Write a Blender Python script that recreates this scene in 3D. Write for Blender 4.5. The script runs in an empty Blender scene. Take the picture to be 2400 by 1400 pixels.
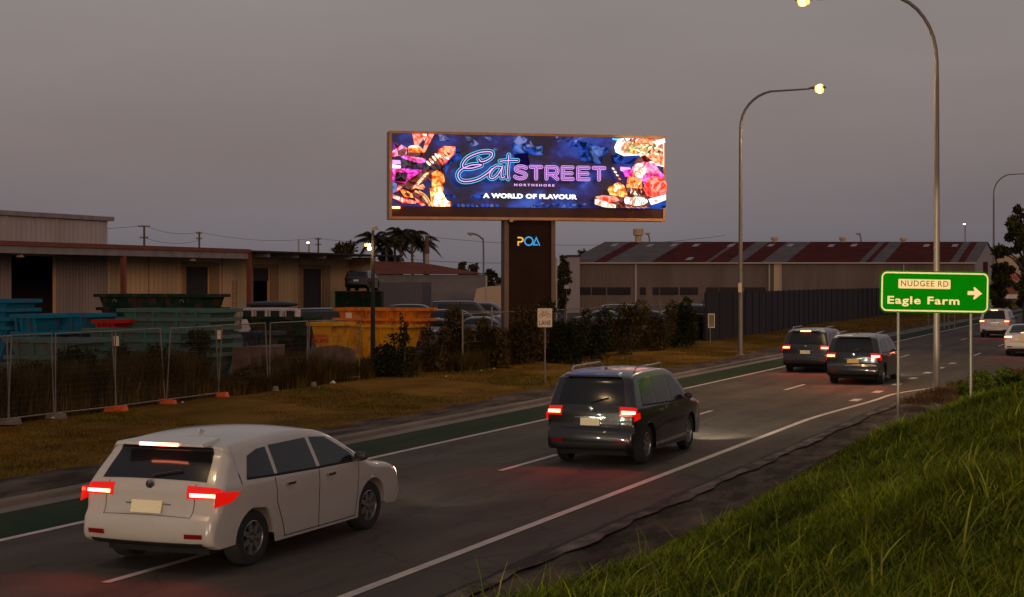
import bpy, bmesh, math, random
import numpy as np
from mathutils import Vector, Matrix
R = math.radians
random.seed(7); np.random.seed(7)
scn = bpy.context.scene
# ---------------------------------------------------------------- camera
# world frame: +Y runs along the road, +X to the right of it, camera above x=0, y=0
CAM_H, FPX, HZ = 3.5, 3800.0, 660.0          # eye height, focal length and horizon row of the 2400 px frame
A = math.atan(1537.0 / FPX)                  # angle between view axis and road
SA, CA = math.sin(A), math.cos(A)
cam = bpy.data.cameras.new('camera'); camo = bpy.data.objects.new('camera', cam)
scn.collection.objects.link(camo); scn.camera = camo
camo.location = (0, 0, CAM_H); camo.rotation_euler = (R(90), 0, A)
cam.sensor_width = 36; cam.lens = FPX / 2400 * 36
cam.shift_y = -(700 - HZ) / 2400
cam.clip_start = 0.2; cam.clip_end = 5000
# ---------------------------------------------------------------- sky
w = bpy.data.worlds.new('World'); scn.world = w; w.use_nodes = True
nt = w.node_tree; nt.nodes.clear(); N = nt.nodes.new; L = nt.links.new
out = N('ShaderNodeOutputWorld'); add = N('ShaderNodeAddShader')
bg1 = N('ShaderNodeBackground'); bg2 = N('ShaderNodeBackground')
sky = N('ShaderNodeTexSky'); sky.sky_type = 'NISHITA'; sky.sun_disc = False
sky.sun_elevation = R(2.0); sky.sun_rotation = R(142); sky.air_density = 1.5; sky.dust_density = 4
L(sky.outputs[0], bg2.inputs[0]); bg2.inputs[1].default_value = 0.045
tc = N('ShaderNodeTexCoord'); sep = N('ShaderNodeSeparateXYZ'); L(tc.outputs['Generated'], sep.inputs[0])
ramp = N('ShaderNodeValToRGB'); L(sep.outputs['Z'], ramp.inputs[0])
cr = ramp.color_ramp
for i, (p, c) in enumerate([(0.0, (.130, .115, .128)), (0.03, (.160, .144, .158)), (0.08, (.178, .158, .170)), (0.17, (.204, .180, .194)), (1.0, (.19, .170, .185))]):
    e = cr.elements[i] if i < 2 else cr.elements.new(p)
    e.position = p; e.color = (*c, 1)
mp = N('ShaderNodeMapping'); mp.inputs['Scale'].default_value = (1.2, 1.2, 5.5); L(tc.outputs['Generated'], mp.inputs[0])
nz = N('ShaderNodeTexNoise'); nz.inputs['Scale'].default_value = 2.2; nz.inputs['Detail'].default_value = 5; L(mp.outputs[0], nz.inputs[0])
mr = N('ShaderNodeMapRange'); mr.inputs[1].default_value = .3; mr.inputs[2].default_value = .7; mr.inputs[3].default_value = .90; mr.inputs[4].default_value = 1.10
L(nz.outputs[0], mr.inputs[0])
mx = N('ShaderNodeVectorMath'); mx.operation = 'SCALE'; L(ramp.outputs[0], mx.inputs[0]); L(mr.outputs[0], mx.inputs['Scale'])
L(mx.outputs[0], bg1.inputs[0]); bg1.inputs[1].default_value = 1.0
L(bg1.outputs[0], add.inputs[0]); L(bg2.outputs[0], add.inputs[1]); L(add.outputs[0], out.inputs[0])
# ---------------------------------------------------------------- last sunlight (sun just above the horizon behind the camera, veiled)
sl = bpy.data.lights.new('sun', 'SUN'); so = bpy.data.objects.new('sun', sl); scn.collection.objects.link(so)
sl.energy = 0.50; sl.angle = R(12); sl.color = (1, .60, .42)
so.rotation_euler = (R(82), 0, R(38)); so.location = (20, -20, 30)
scn.view_settings.view_transform = 'Standard'; scn.view_settings.look = 'None'
scn.view_settings.exposure = 0.0; scn.view_settings.gamma = 1.0
scn.cycles.use_denoising = True
scn.cycles.max_bounces = 6; scn.cycles.sample_clamp_indirect = 4

# ---------------------------------------------------------------- helpers
def cam2w(X, Y): return (X * CA - Y * SA, X * SA + Y * CA)
def at(px, Y, py):
    """world point seen at photo pixel (px,py) at depth Y metres"""
    x, y = cam2w((px - 1200) / FPX * Y, Y)
    return Vector((x, y, CAM_H - (py - HZ) / FPX * Y))
def gp(px, py, z=0.0):
    Y = FPX * (CAM_H - z) / (py - HZ)
    p = at(px, Y, py); return Vector((p.x, p.y, z))
def onx(px, x):
    """point on line X=x seen in column px"""
    k = (px - 1200) / FPX
    Y = x / (k * CA - SA)
    return Vector((x, Y * (k * SA + CA), 0)), Y
def tag(o, label=None, cat=None, group=None, kind=None):
    if label: o['label'] = label
    if cat: o['category'] = cat
    if group: o['group'] = group
    if kind: o['kind'] = kind
    return o
def empty(name, loc, rz=0.0, label=None, cat=None, group=None):
    o = bpy.data.objects.new(name, None); scn.collection.objects.link(o)
    o.location = loc; o.rotation_euler = (0, 0, rz); o.empty_display_size = .2
    return tag(o, label, cat, group)
def copy_tree(o, parent=None):
    c = o.copy(); scn.collection.objects.link(c); c.parent = parent
    for ch in list(o.children): copy_tree(ch, c)
    return c
class MB:
    def __init__(s): s.v = []; s.f = []; s.m = []
    def addv(s, vs, fs, mi=0):
        n = len(s.v); s.v += [tuple(v) for v in vs]; s.f += [tuple(i + n for i in f) for f in fs]; s.m += [mi] * len(fs); return s
    def box(s, x0, x1, y0, y1, z0, z1, mi=0):
        vs = [(x, y, z) for z in (z0, z1) for y in (y0, y1) for x in (x0, x1)]
        return s.addv(vs, [(0, 2, 3, 1), (4, 5, 7, 6), (0, 1, 5, 4), (2, 6, 7, 3), (0, 4, 6, 2), (1, 3, 7, 5)], mi)
    def hexa(s, b, t, mi=0):
        """bottom 4 pts ccw, top 4 pts ccw"""
        return s.addv(list(b) + list(t), [(3, 2, 1, 0), (4, 5, 6, 7), (0, 1, 5, 4), (1, 2, 6, 5), (2, 3, 7, 6), (3, 0, 4, 7)], mi)
    def quad(s, a, b, c, d, mi=0): return s.addv([a, b, c, d], [(0, 1, 2, 3)], mi)
    def poly(s, pts, mi=0): return s.addv(pts, [tuple(range(len(pts)))], mi)
    def tube(s, pts, r, n=8, mi=0, cap=True):
        pts = [Vector(p) for p in pts]; rs = r if isinstance(r, (list, tuple)) else [r] * len(pts)
        vs = []; up = None
        for i, p in enumerate(pts):
            d = (pts[min(i + 1, len(pts) - 1)] - pts[max(i - 1, 0)]).normalized()
            if up is None:
                a = Vector((0, 0, 1)) if abs(d.z) < .9 else Vector((1, 0, 0)); up = d.cross(a).normalized()
            else: up = (up - d * up.dot(d)).normalized()
            q = d.cross(up)
            for k in range(n):
                t = 2 * math.pi * k / n; vs.append(p + (up * math.cos(t) + q * math.sin(t)) * rs[i])
        fs = [(i * n + k, i * n + (k + 1) % n, (i + 1) * n + (k + 1) % n, (i + 1) * n + k) for i in range(len(pts) - 1) for k in range(n)]
        if cap: fs += [tuple(range(n))[::-1], tuple((len(pts) - 1) * n + k for k in range(n))]
        return s.addv(vs, fs, mi)
    def lathe(s, prof, n=24, axis='z', c=(0, 0, 0), mi=0):
        vs = []
        for r, h in prof:
            for k in range(n):
                t = 2 * math.pi * k / n; a, b = r * math.cos(t), r * math.sin(t)
                vs.append({'z': (a, b, h), 'x': (h, a, b), 'y': (a, h, b)}[axis])
        vs = [(v[0] + c[0], v[1] + c[1], v[2] + c[2]) for v in vs]
        fs = [(i * n + k, i * n + (k + 1) % n, (i + 1) * n + (k + 1) % n, (i + 1) * n + k) for i in range(len(prof) - 1) for k in range(n)]
        return s.addv(vs, fs, mi)
    def prism(s, pts, y0, y1, mi=0):
        """polygon in XZ extruded along Y from y0 to y1"""
        n = len(pts); vs = [(p[0], y0, p[1]) for p in pts] + [(p[0], y1, p[1]) for p in pts]
        return s.addv(vs, [tuple(range(n)), tuple(range(n, 2 * n))[::-1]] + [(i, i + n, (i + 1) % n + n, (i + 1) % n) for i in range(n)], mi)
    def build(s, name, mats, parent=None, smooth=False, loc=None, rz=0.0, sharp=35):
        me = bpy.data.meshes.new(name); me.from_pydata(s.v, [], s.f)
        if not isinstance(mats, (list, tuple)): mats = [mats]
        for m in mats: me.materials.append(m)
        me.polygons.foreach_set('material_index', s.m)
        me.update(); me.validate()
        bm = bmesh.new(); bm.from_mesh(me); bmesh.ops.recalc_face_normals(bm, faces=bm.faces); bm.to_mesh(me); bm.free()
        if smooth:
            me.polygons.foreach_set('use_smooth', [True] * len(me.polygons)); me.set_sharp_from_angle(angle=R(sharp))
        o = bpy.data.objects.new(name, me); scn.collection.objects.link(o); o.parent = parent
        if loc is not None: o.location = loc
        o.rotation_euler = (0, 0, rz)
        return o
def raw_mesh(name, verts, faces_flat, per, mat, parent=None):
    """fast mesh of equal-sided faces from numpy arrays"""
    me = bpy.data.meshes.new(name); nf = len(faces_flat) // per
    me.vertices.add(len(verts)); me.vertices.foreach_set('co', verts.astype(np.float32).ravel())
    me.loops.add(len(faces_flat)); me.loops.foreach_set('vertex_index', faces_flat.astype(np.int32))
    me.polygons.add(nf); me.polygons.foreach_set('loop_start', np.arange(0, nf * per, per, dtype=np.int32))
    me.polygons.foreach_set('loop_total', np.full(nf, per, dtype=np.int32))
    me.update(calc_edges=True); me.materials.append(mat)
    o = bpy.data.objects.new(name, me); scn.collection.objects.link(o); o.parent = parent
    return o
def rpath(pts, n=6):
    """Catmull-Rom through points"""
    P = [Vector(p) for p in pts]; P = [P[0] * 2 - P[1]] + P + [P[-1] * 2 - P[-2]]; o = []
    for i in range(1, len(P) - 2):
        for k in range(n):
            t = k / n; a, b, c, d = P[i - 1], P[i], P[i + 1], P[i + 2]
            o.append(.5 * ((2 * b) + (c - a) * t + (2 * a - 5 * b + 4 * c - d) * t * t + (3 * b - a - 3 * c + d) * t ** 3))
    o.append(P[-2]); return o

# ---------------------------------------------------------------- materials
def mat(name, col, rough=.7, metal=0.0, var=0.0, scale=5.0, bump=0.0, bscale=None, emit=None, es=1.0, stretch=None, col2=None, spec=None, coat=0, thr=(.35, .65), detail=5):
    m = bpy.data.materials.new(name); m.use_nodes = True; nt = m.node_tree; b = nt.nodes['Principled BSDF']
    b.inputs['Base Color'].default_value = (*col, 1); b.inputs['Roughness'].default_value = rough; b.inputs['Metallic'].default_value = metal
    if spec is not None: b.inputs['Specular IOR Level'].default_value = spec
    if coat: b.inputs['Coat Weight'].default_value = coat; b.inputs['Coat Roughness'].default_value = .05
    if emit is not None:
        b.inputs['Emission Color'].default_value = (*emit, 1); b.inputs['Emission Strength'].default_value = es
    if var or col2 or bump:
        tc = nt.nodes.new('ShaderNodeTexCoord'); mp = nt.nodes.new('ShaderNodeMapping'); nt.links.new(tc.outputs['Object'], mp.inputs[0])
        if stretch: mp.inputs['Scale'].default_value = stretch
        nz = nt.nodes.new('ShaderNodeTexNoise'); nz.inputs['Scale'].default_value = scale; nz.inputs['Detail'].default_value = detail; nz.inputs['Roughness'].default_value = .6
        nt.links.new(mp.outputs[0], nz.inputs[0])
        if var or col2:
            r = nt.nodes.new('ShaderNodeValToRGB'); nt.links.new(nz.outputs[0], r.inputs[0])
            c2 = col2 if col2 else tuple(c * (1 + var) for c in col); c1 = col if col2 else tuple(c * (1 - var) for c in col)
            r.color_ramp.elements[0].position = thr[0]; r.color_ramp.elements[1].position = thr[1]
            r.color_ramp.elements[0].color = (*c1, 1); r.color_ramp.elements[1].color = (*c2, 1)
            nt.links.new(r.outputs[0], b.inputs['Base Color'])
        if bump:
            n2 = nt.nodes.new('ShaderNodeTexNoise'); n2.inputs['Scale'].default_value = bscale or scale * 4; n2.inputs['Detail'].default_value = 6
            nt.links.new(mp.outputs[0], n2.inputs[0])
            bp = nt.nodes.new('ShaderNodeBump'); bp.inputs['Strength'].default_value = bump; bp.inputs['Distance'].default_value = .05
            nt.links.new(n2.outputs[0], bp.inputs['Height']); nt.links.new(bp.outputs[0], b.inputs['Normal'])
    return m
def leafmat(name, cols, rough=.6, trans=.0):
    """foliage: a different tone on every blade or leaf"""
    m = bpy.data.materials.new(name); m.use_nodes = True; nt = m.node_tree; b = nt.nodes['Principled BSDF']
    g = nt.nodes.new('ShaderNodeNewGeometry'); r = nt.nodes.new('ShaderNodeValToRGB'); nt.links.new(g.outputs['Random Per Island'], r.inputs[0])
    for i, c in enumerate(cols):
        p = i / (len(cols) - 1); e = r.color_ramp.elements[i] if i < 2 else r.color_ramp.elements.new(p)
        e.position = p; e.color = (*c, 1)
    tc = nt.nodes.new('ShaderNodeTexCoord'); nz = nt.nodes.new('ShaderNodeTexNoise'); nz.inputs['Scale'].default_value = .9; nz.inputs['Detail'].default_value = 3
    nt.links.new(tc.outputs['Object'], nz.inputs[0])
    mr = nt.nodes.new('ShaderNodeMapRange'); mr.inputs[1].default_value = .35; mr.inputs[2].default_value = .65; mr.inputs[3].default_value = .55; mr.inputs[4].default_value = 1.35
    nt.links.new(nz.outputs[0], mr.inputs[0])
    vm = nt.nodes.new('ShaderNodeVectorMath'); vm.operation = 'SCALE'; nt.links.new(r.outputs[0], vm.inputs[0]); nt.links.new(mr.outputs[0], vm.inputs['Scale'])
    nt.links.new(vm.outputs[0], b.inputs['Base Color']); b.inputs['Roughness'].default_value = rough
    b.inputs['Specular IOR Level'].default_value = .07
    return m
def corr(name, col, pitch=.2, axis='Y', rough=.6, var=.2, rust=None, depth=.03):
    """corrugated sheet metal running vertically"""
    m = mat(name, col, rough=rough, var=var, scale=.5, stretch=(1, 1, .15) if not rust else (1, 1, 1))
    nt = m.node_tree; b = nt.nodes['Principled BSDF']
    tc = nt.nodes.new('ShaderNodeTexCoord'); wv = nt.nodes.new('ShaderNodeTexWave'); wv.wave_type = 'BANDS'; wv.bands_direction = axis
    wv.inputs['Scale'].default_value = 2 * math.pi / pitch / 20 * 1.0; nt.links.new(tc.outputs['Object'], wv.inputs[0])
    bp = nt.nodes.new('ShaderNodeBump'); bp.inputs['Strength'].default_value = .6; bp.inputs['Distance'].default_value = depth
    nt.links.new(wv.outputs['Fac'], bp.inputs['Height']); nt.links.new(bp.outputs[0], b.inputs['Normal'])
    return m
M = {}
M['galv'] = mat('galvanised_steel', (.17, .15, .13), .55, .4, var=.15, scale=8, stretch=(1, 1, .2))
M['pole'] = mat('pole_steel', (.20, .165, .135), .5, .3, var=.15, scale=3, stretch=(4, 4, .3))
M['wire'] = mat('thin_fence_wire', (.06, .05, .04), .8)
M['rubber'] = mat('rubber', (.012, .012, .012), .85)
M['plastic'] = mat('black_plastic', (.018, .017, .017), .5)
M['glass'] = mat('tinted_glass', (.010, .010, .013), .14, spec=.45)
M['rim'] = mat('alloy_rim', (.32, .31, .30), .3, .8)
M['chrome'] = mat('chrome', (.5, .5, .5), .15, 1)
M['lens'] = mat('red_lens', (.30, .005, .004), .2, emit=(1, .010, .004), es=.55)
M['lamp_red'] = mat('lit_tail_lamp', (.8, .2, .15), .3, emit=(1, .22, .10), es=11)
M['head'] = mat('headlamp', (.6, .6, .6), .1, emit=(1, .93, .78), es=5)
M['amber'] = mat('amber_lens', (.5, .12, .01), .3)
M['plate'] = mat('number_plate', (.75, .68, .45), .5, var=.08, scale=60)
M['platey'] = mat('yellow_number_plate', (.7, .45, .12), .5, var=.08, scale=60)
M['dark'] = mat('dark_gap', (.006, .006, .006), .9)
# ---------------------------------------------------------------- vehicles
def cat_eval(P, t):
    n = len(P) - 1; t = max(0, min(n - 1e-6, t)); i = int(t); f = t - i
    g = lambda k: P[k] if 0 <= k <= n else (P[0] * 2 - P[1] if k < 0 else P[n] * 2 - P[n - 1])
    a, b, c, d = g(i - 1), g(i), g(i + 1), g(i + 2)
    return .5 * ((2 * b) + (c - a) * f + (2 * a - 5 * b + 4 * c - d) * f * f + (3 * b - a - 3 * c + d) * f ** 3)
class Shell:
    """a car body: side profile (y,z) swept across its width"""
    def __init__(s, prof, W, belt, roof, tumble, wheels, wr, sill=.24, crown=.05, rad=.07, taper=.09):
        s.P = [Vector(p) for p in prof]; s.W0 = W; s.belt = belt; s.roof = roof; s.tum = tumble; s.wh = wheels; s.wr = wr
        s.sill = sill; s.crown = crown; s.rad = rad; s.taper = taper
        s.y0 = min(p.x for p in s.P); s.y1 = max(p.x for p in s.P); s.n = len(prof) - 1
    def W(s, y, z):
        t = (y - (s.y0 + s.y1) / 2) / ((s.y1 - s.y0) / 2)
        w = s.W0 * (1 - s.taper * abs(t) ** 4)
        if z > s.belt: w -= s.tum * min(1, (z - s.belt) / (s.roof - s.belt)) ** 1.1
        else: w -= .05 * ((s.belt - .12 - z) / s.belt) ** 2 if z < s.belt - .12 else 0
        # shoulder and waist crease
        w += .010 * math.exp(-((z - (s.belt - .16)) / .11) ** 2)
        return w
    def prof(s, p):
        a = cat_eval(s.P, p); d = (cat_eval(s.P, p + .02) - cat_eval(s.P, p - .02)).normalized()
        nrm = Vector((-d.y, d.x))          # outward (profile runs rear-bottom, up, over, forward): left of travel
        return a, nrm
    def pt(s, p, t, off=0.0):
        """t in -1..1 across; off outward"""
        a, n = s.prof(p); u = abs(t)
        fd = min(1, .12 + min(p, s.n - p) / 3.0)
        w0 = s.W(a.x, a.y); t0 = 1 - s.rad / w0
        inset = s.crown * fd * u * u
        if u > t0:
            q = (u - t0) / (1 - t0); inset += s.rad * fd * (1 - math.sqrt(max(0, 1 - q * q)))
        b = a - n * (inset - off * (1 if u < .97 else .5))
        x = s.W(b.x, b.y) * u
        if u > t0: x += off * .8
        return Vector((x if t >= 0 else -x, b.x, b.y))
    def side(s, y, z, off=0.0, sg=1): return Vector((sg * (s.W(y, z) + off), y, z))
    def body(s, name, m, parent):
        NP = s.n * 7; ts = [-1 + 2 * i / 24 for i in range(25)]
        base = [0, .2, .4, .6, .75, .85]
        tt = sorted(set(base + [.90, .93, .955, .975, .99, 1.0])); ts = [-t for t in tt[::-1][:-1]] + tt
        bm = bmesh.new(); grid = []
        for i in range(NP + 1):
            p = i / NP * s.n; grid.append([bm.verts.new(s.pt(p, t)) for t in ts])
        for i in range(NP):
            for j in range(len(ts) - 1):
                bm.faces.new((grid[i][j], grid[i][j + 1], grid[i + 1][j + 1], grid[i + 1][j]))
        for sg, jj in ((1, -1), (-1, 0)):
            edge = [g[jj].co.copy() for g in grid]
            pts = [(c.y, c.z) for c in edge]
            # bottom with wheel arches, from front to rear
            yf, yr = pts[-1][0], pts[0][0]; bot = []
            for wy in sorted(s.wh, reverse=True):
                ra = s.wr + .055
                dz = s.sill - s.wr; half = math.sqrt(max(0, ra * ra - dz * dz))
                a0 = math.asin(dz / ra)
                for k in range(17):
                    th = a0 + (math.pi - 2 * a0) * k / 16
                    q = (wy + ra * math.cos(th), s.wr + ra * math.sin(th))
                    if wy == max(s.wh) and q[0] > wy and q[1] < pts[-1][1] + .004: continue
                    if wy == min(s.wh) and q[0] < wy and q[1] < pts[0][1] + .004: continue
                    bot.append(q)
            allp = pts + bot
            sb = bmesh.new(); vs = [sb.verts.new((0, p[0], p[1])) for p in allp]
            f = sb.faces.new(vs); bmesh.ops.triangulate(sb, faces=[f])
            z = .3
            while z < s.roof:
                bmesh.ops.bisect_plane(sb, geom=sb.verts[:] + sb.edges[:] + sb.faces[:], plane_co=(0, 0, z), plane_no=(0, 0, 1)); z += .05
            y = s.y0 + .2
            while y < s.y1:
                bmesh.ops.bisect_plane(sb, geom=sb.verts[:] + sb.edges[:] + sb.faces[:], plane_co=(0, y, 0), plane_no=(0, 1, 0)); y += .25
            mp = {}
            for v in sb.verts: mp[v.index] = None
            sb.verts.index_update()
            mp = [bm.verts.new((sg * s.W(v.co.y, v.co.z), v.co.y, v.co.z)) for v in sb.verts]
            for f in sb.faces:
                try: bm.faces.new([mp[v.index] for v in f.verts])
                except ValueError: pass
            sb.free()
            # arch lip going inward
            for wy in s.wh:
                ra = s.wr + .055; prev = None
                for k in range(17):
                    th = math.pi * k / 16; y, z = wy + ra * math.cos(th), s.wr + ra * math.sin(th); x = s.W(y, z)
                    cur = (bm.verts.new((sg * x, y, z)), bm.verts.new((sg * (x - .22), y, z)))
                    if prev: bm.faces.new((prev[0], cur[0], cur[1], prev[1]))
                    prev = cur
        bmesh.ops.remove_doubles(bm, verts=bm.verts[:], dist=.003)
        bmesh.ops.recalc_face_normals(bm, faces=bm.faces[:])
        me = bpy.data.meshes.new(name); bm.to_mesh(me); bm.free()
        me.polygons.foreach_set('use_smooth', [True] * len(me.polygons)); me.set_sharp_from_angle(angle=R(40))
        me.materials.append(m); o = bpy.data.objects.new(name, me); scn.collection.objects.link(o); o.parent = parent
        return o
    def patch(s, p0, p1, t0, t1, off=.005, thick=.0, n=10, k=14, mb=None, mi=0, skew=0):
        mb = mb or MB(); vs = []
        for i in range(n + 1):
            p = p0 + (p1 - p0) * i / n
            for j in range(k + 1):
                t = t0 + (t1 - t0) * j / k; vs.append(s.pt(p + skew * j / k, t, off))
        fs = [(i * (k + 1) + j, i * (k + 1) + j + 1, (i + 1) * (k + 1) + j + 1, (i + 1) * (k + 1) + j) for i in range(n) for j in range(k)]
        mb.addv(vs, fs, mi); return mb
    def sidepoly(s, poly, sg, off=.005, mb=None, mi=0, step=.12):
        mb = mb or MB(); sb = bmesh.new(); vs = [sb.verts.new((0, p[0], p[1])) for p in poly]
        f = sb.faces.new(vs); bmesh.ops.triangulate(sb, faces=[f])
        z = min(p[1] for p in poly) + step; zm = max(p[1] for p in poly)
        while z < zm:
            bmesh.ops.bisect_plane(sb, geom=sb.verts[:] + sb.edges[:] + sb.faces[:], plane_co=(0, 0, z), plane_no=(0, 0, 1)); z += step
        y = min(p[0] for p in poly) + .2; ym = max(p[0] for p in poly)
        while y < ym:
            bmesh.ops.bisect_plane(sb, geom=sb.verts[:] + sb.edges[:] + sb.faces[:], plane_co=(0, y, 0), plane_no=(0, 1, 0)); y += .25
        sb.verts.index_update()
        mb.addv([s.side(v.co.y, v.co.z, off, sg) for v in sb.verts], [tuple(v.index for v in f.verts) for f in sb.faces], mi); sb.free(); return mb
    def seam(s, pts, sg, mb, wd=.012, off=.003):
        for (y0, z0), (y1, z1) in zip(pts[:-1], pts[1:]):
            d = Vector((y1 - y0, z1 - z0)); n = Vector((-d.y, d.x)).normalized() * wd / 2
            k = max(1, int(d.length / .12)); prev = None
            for i in range(k + 1):
                y, z = y0 + d.x * i / k, z0 + d.y * i / k
                c = (s.side(y + n.x, z + n.y, off, sg), s.side(y - n.x, z - n.y, off, sg))
                if prev: mb.quad(prev[0], prev[1], c[1], c[0])
                prev = c

def make_wheel(parent, x, y, r, sg, wd=.21):
    """a wheel: tyre with a spoked rim"""
    t = MB(); x0 = x - sg * wd
    h = lambda q: x0 + sg * wd * q
    prof = [(r * .62, h(.02)), (r * .70, h(0)), (r * .93, h(.02)), (r * .99, h(.12)), (r, h(.3)), (r, h(.7)), (r * .99, h(.88)), (r * .93, h(.98)), (r * .70, h(1.0)), (r * .64, h(.97)), (r * .62, h(.9))]
    t.lathe(prof, 32, 'x', (0, y, r)); ty = t.build('tyre', M['rubber'], parent, True)
    b = MB(); b.lathe([(r * .64, h(.93)), (r * .60, h(.95)), (r * .57, h(.85)), (r * .57, h(.5))], 32, 'x', (0, y, r))
    for k in range(7):
        a = 2 * math.pi * k / 7
        for q0, q1 in ((.05, .60),):
            c, s_ = math.cos(a), math.sin(a); pw = .11 * r
            p = [(q0 * r * c - pw * s_, q0 * r * s_ + pw * c), (q0 * r * c + pw * s_, q0 * r * s_ - pw * c), (q1 * r * c + pw * .8 * s_, q1 * r * s_ - pw * .8 * c), (q1 * r * c - pw * .8 * s_, q1 * r * s_ + pw * .8 * c)]
            b.hexa([(h(.78), y + u, r + v) for u, v in p], [(h(.9), y + u, r + v) for u, v in p])
    b.lathe([(.001, h(.93)), (r * .12, h(.93)), (r * .14, h(.85))], 16, 'x', (0, y, r))
    b.build('rim', M['rim'], ty, True)
    d = MB(); d.lathe([(.001, h(.55)), (r * .57, h(.55))], 24, 'x', (0, y, r)); d.build('brake_disc', M['dark'], ty)
    return ty

def car(kind, label, cat, loc, paint, rz=0.0, group=None, lit=True, detail=True, brake=True, name=None, plate='plate', lights=True, head=300, glow=22):
    root = empty(name or {'suv': 'suv', 'hatch': 'hatchback', 'sedan': 'sedan', 'van': 'van'}[kind], loc, rz, label, cat, group)
    if kind == 'suv':
        S = Shell([(.14, .30), (.02, .36), (-.02, .50), (0, .66), (.07, .76), (.08, .90), (.09, 1.06), (.16, 1.30), (.27, 1.58), (.34, 1.70), (.75, 1.78), (1.5, 1.81), (2.3, 1.80), (2.85, 1.72), (3.35, 1.42), (3.75, 1.15), (4.2, 1.09), (4.58, .99), (4.74, .80), (4.80, .60), (4.76, .38), (4.62, .28)],
                  .94, 1.08, 1.8, .20, (.92, 3.82), .37)
        rw = (6.45, 8.75, .78); tl = (5.35, 6.35, .66, 1.0); inner = (5.65, 6.0, .70, .98); br = (9.15, 9.4, .20)
        ws = (13.15, 14.85, .86); wins = [[(.52, 1.16), (.62, 1.53), (.85, 1.62), (1.28, 1.64), (1.30, 1.14)], [(1.37, 1.14), (1.35, 1.64), (2.22, 1.64), (2.28, 1.12)], [(2.36, 1.12), (2.30, 1.64), (2.66, 1.61), (3.12, 1.33), (3.32, 1.12)]]
        seams = [[(1.30, 1.1), (1.34, .75), (1.50, .45), (1.55, .30)], [(2.32, 1.1), (2.34, .28)], [(3.34, 1.1), (3.36, .60), (3.30, .28)], [(1.50, .29), (3.35, .28)]]
        hnd = [(1.5, .98), (2.5, .98)]; bump = (1.2, 3.0); pl = (4.05, 4.75, .27); tgs = (3.6, 6.3)
        hl = (17.2, 18.0, .58, .97); tslit = [(.04, .86), (.06, 1.0), (.34, 1.02), (.36, .90)]
    elif kind == 'hatch':
        S = Shell([(.16, .28), (.03, .34), (-.02, .46), (-.01, .62), (.06, .72), (.08, .84), (.10, .98), (.22, 1.16), (.38, 1.36), (.42, 1.45), (.85, 1.51), (1.5, 1.54), (2.1, 1.52), (2.55, 1.43), (3.05, 1.16), (3.40, .98), (3.85, .91), (4.15, .80), (4.28, .62), (4.32, .46), (4.26, .32), (4.12, .26)],
                  .90, .98, 1.53, .19, (.80, 3.42), .325, sill=.22)
        rw = (6.5, 8.75, .80); tl = (5.2, 6.2, .55, 1.0); inner = (5.35, 5.65, .60, .98); br = (9.1, 9.4, .24)
        ws = (13.1, 14.85, .86); wins = [[(.62, 1.06), (.74, 1.30), (.95, 1.36), (1.12, 1.37), (1.14, 1.04)], [(1.21, 1.04), (1.19, 1.38), (1.98, 1.39), (2.04, 1.02)], [(2.12, 1.02), (2.06, 1.39), (2.40, 1.36), (2.84, 1.12), (2.98, 1.01)]]
        seams = [[(1.14, 1.0), (1.18, .70), (1.32, .40), (1.36, .25)], [(2.08, 1.0), (2.10, .25)], [(3.02, 1.0), (3.02, .55), (2.96, .25)], [(1.34, .26), (2.98, .26)]]
        hnd = [(1.34, .88), (2.24, .88)]; bump = (.7, 1.9); pl = (3.55, 4.15, .27); tgs = (3.4, 6.35)
        hl = (17.0, 17.9, .55, .97); tslit = [(.03, .78), (.06, .95), (.48, .92), (.34, .82)]
    elif kind == 'sedan':
        S = Shell([(.16, .28), (.03, .34), (-.02, .46), (-.01, .62), (.04, .74), (.05, .86), (.10, .98), (.30, 1.04), (.65, 1.07), (.98, 1.20), (1.42, 1.40), (1.75, 1.46), (2.2, 1.48), (2.65, 1.44), (3.2, 1.20), (3.62, 1.00), (4.1, .92), (4.5, .82), (4.68, .64), (4.72, .48), (4.66, .34), (4.5, .26)],
                  .91, .98, 1.48, .20, (.98, 3.78), .33, sill=.22)
        rw = (8.15, 10.4, .80); tl = (4.9, 6.0, .55, 1.0); inner = (5.15, 5.65, .60, .98); br = (8.0, 8.15, .18)
        ws = (13.1, 14.85, .86); wins = [[(1.05, 1.06), (1.38, 1.30), (1.58, 1.33), (1.60, 1.05)], [(1.66, 1.05), (1.64, 1.34), (2.30, 1.36), (2.36, 1.03)], [(2.43, 1.03), (2.38, 1.36), (2.62, 1.34), (3.02, 1.14), (3.2, 1.02)]]
        seams = [[(1.52, 1.0), (1.54, .25)], [(2.40, 1.0), (2.42, .25)], [(3.24, 1.0), (3.24, .5), (3.2, .25)], [(1.52, .26), (3.22, .26)]]
        hnd = [(1.68, .88), (2.56, .88)]; bump = (.7, 1.9); pl = (3.6, 4.3, .27); tgs = (3.4, 6.35)
        hl = (17.0, 17.9, .55, .97); tslit = [(.03, .78), (.06, .93), (.36, .92), (.34, .82)]
    else:
        S = Shell([(.12, .30), (.02, .36), (-.02, .50), (0, .66), (.03, .80), (.04, 1.0), (.05, 1.15), (.09, 1.5), (.16, 1.84), (.26, 1.93), (.9, 1.96), (2.0, 1.97), (3.1, 1.95), (3.5, 1.86), (3.95, 1.48), (4.3, 1.15), (4.55, 1.04), (4.80, .92), (4.90, .76), (4.92, .58), (4.88, .38), (4.74, .28)],
                  .93, 1.15, 1.95, .13, (.95, 3.95), .35)
        rw = (6.5, 8.2, .80); tl = (4.6, 6.6, .80, 1.0); inner = (4.9, 5.5, .84, .97); br = (8.75, 8.95, .2)
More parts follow.
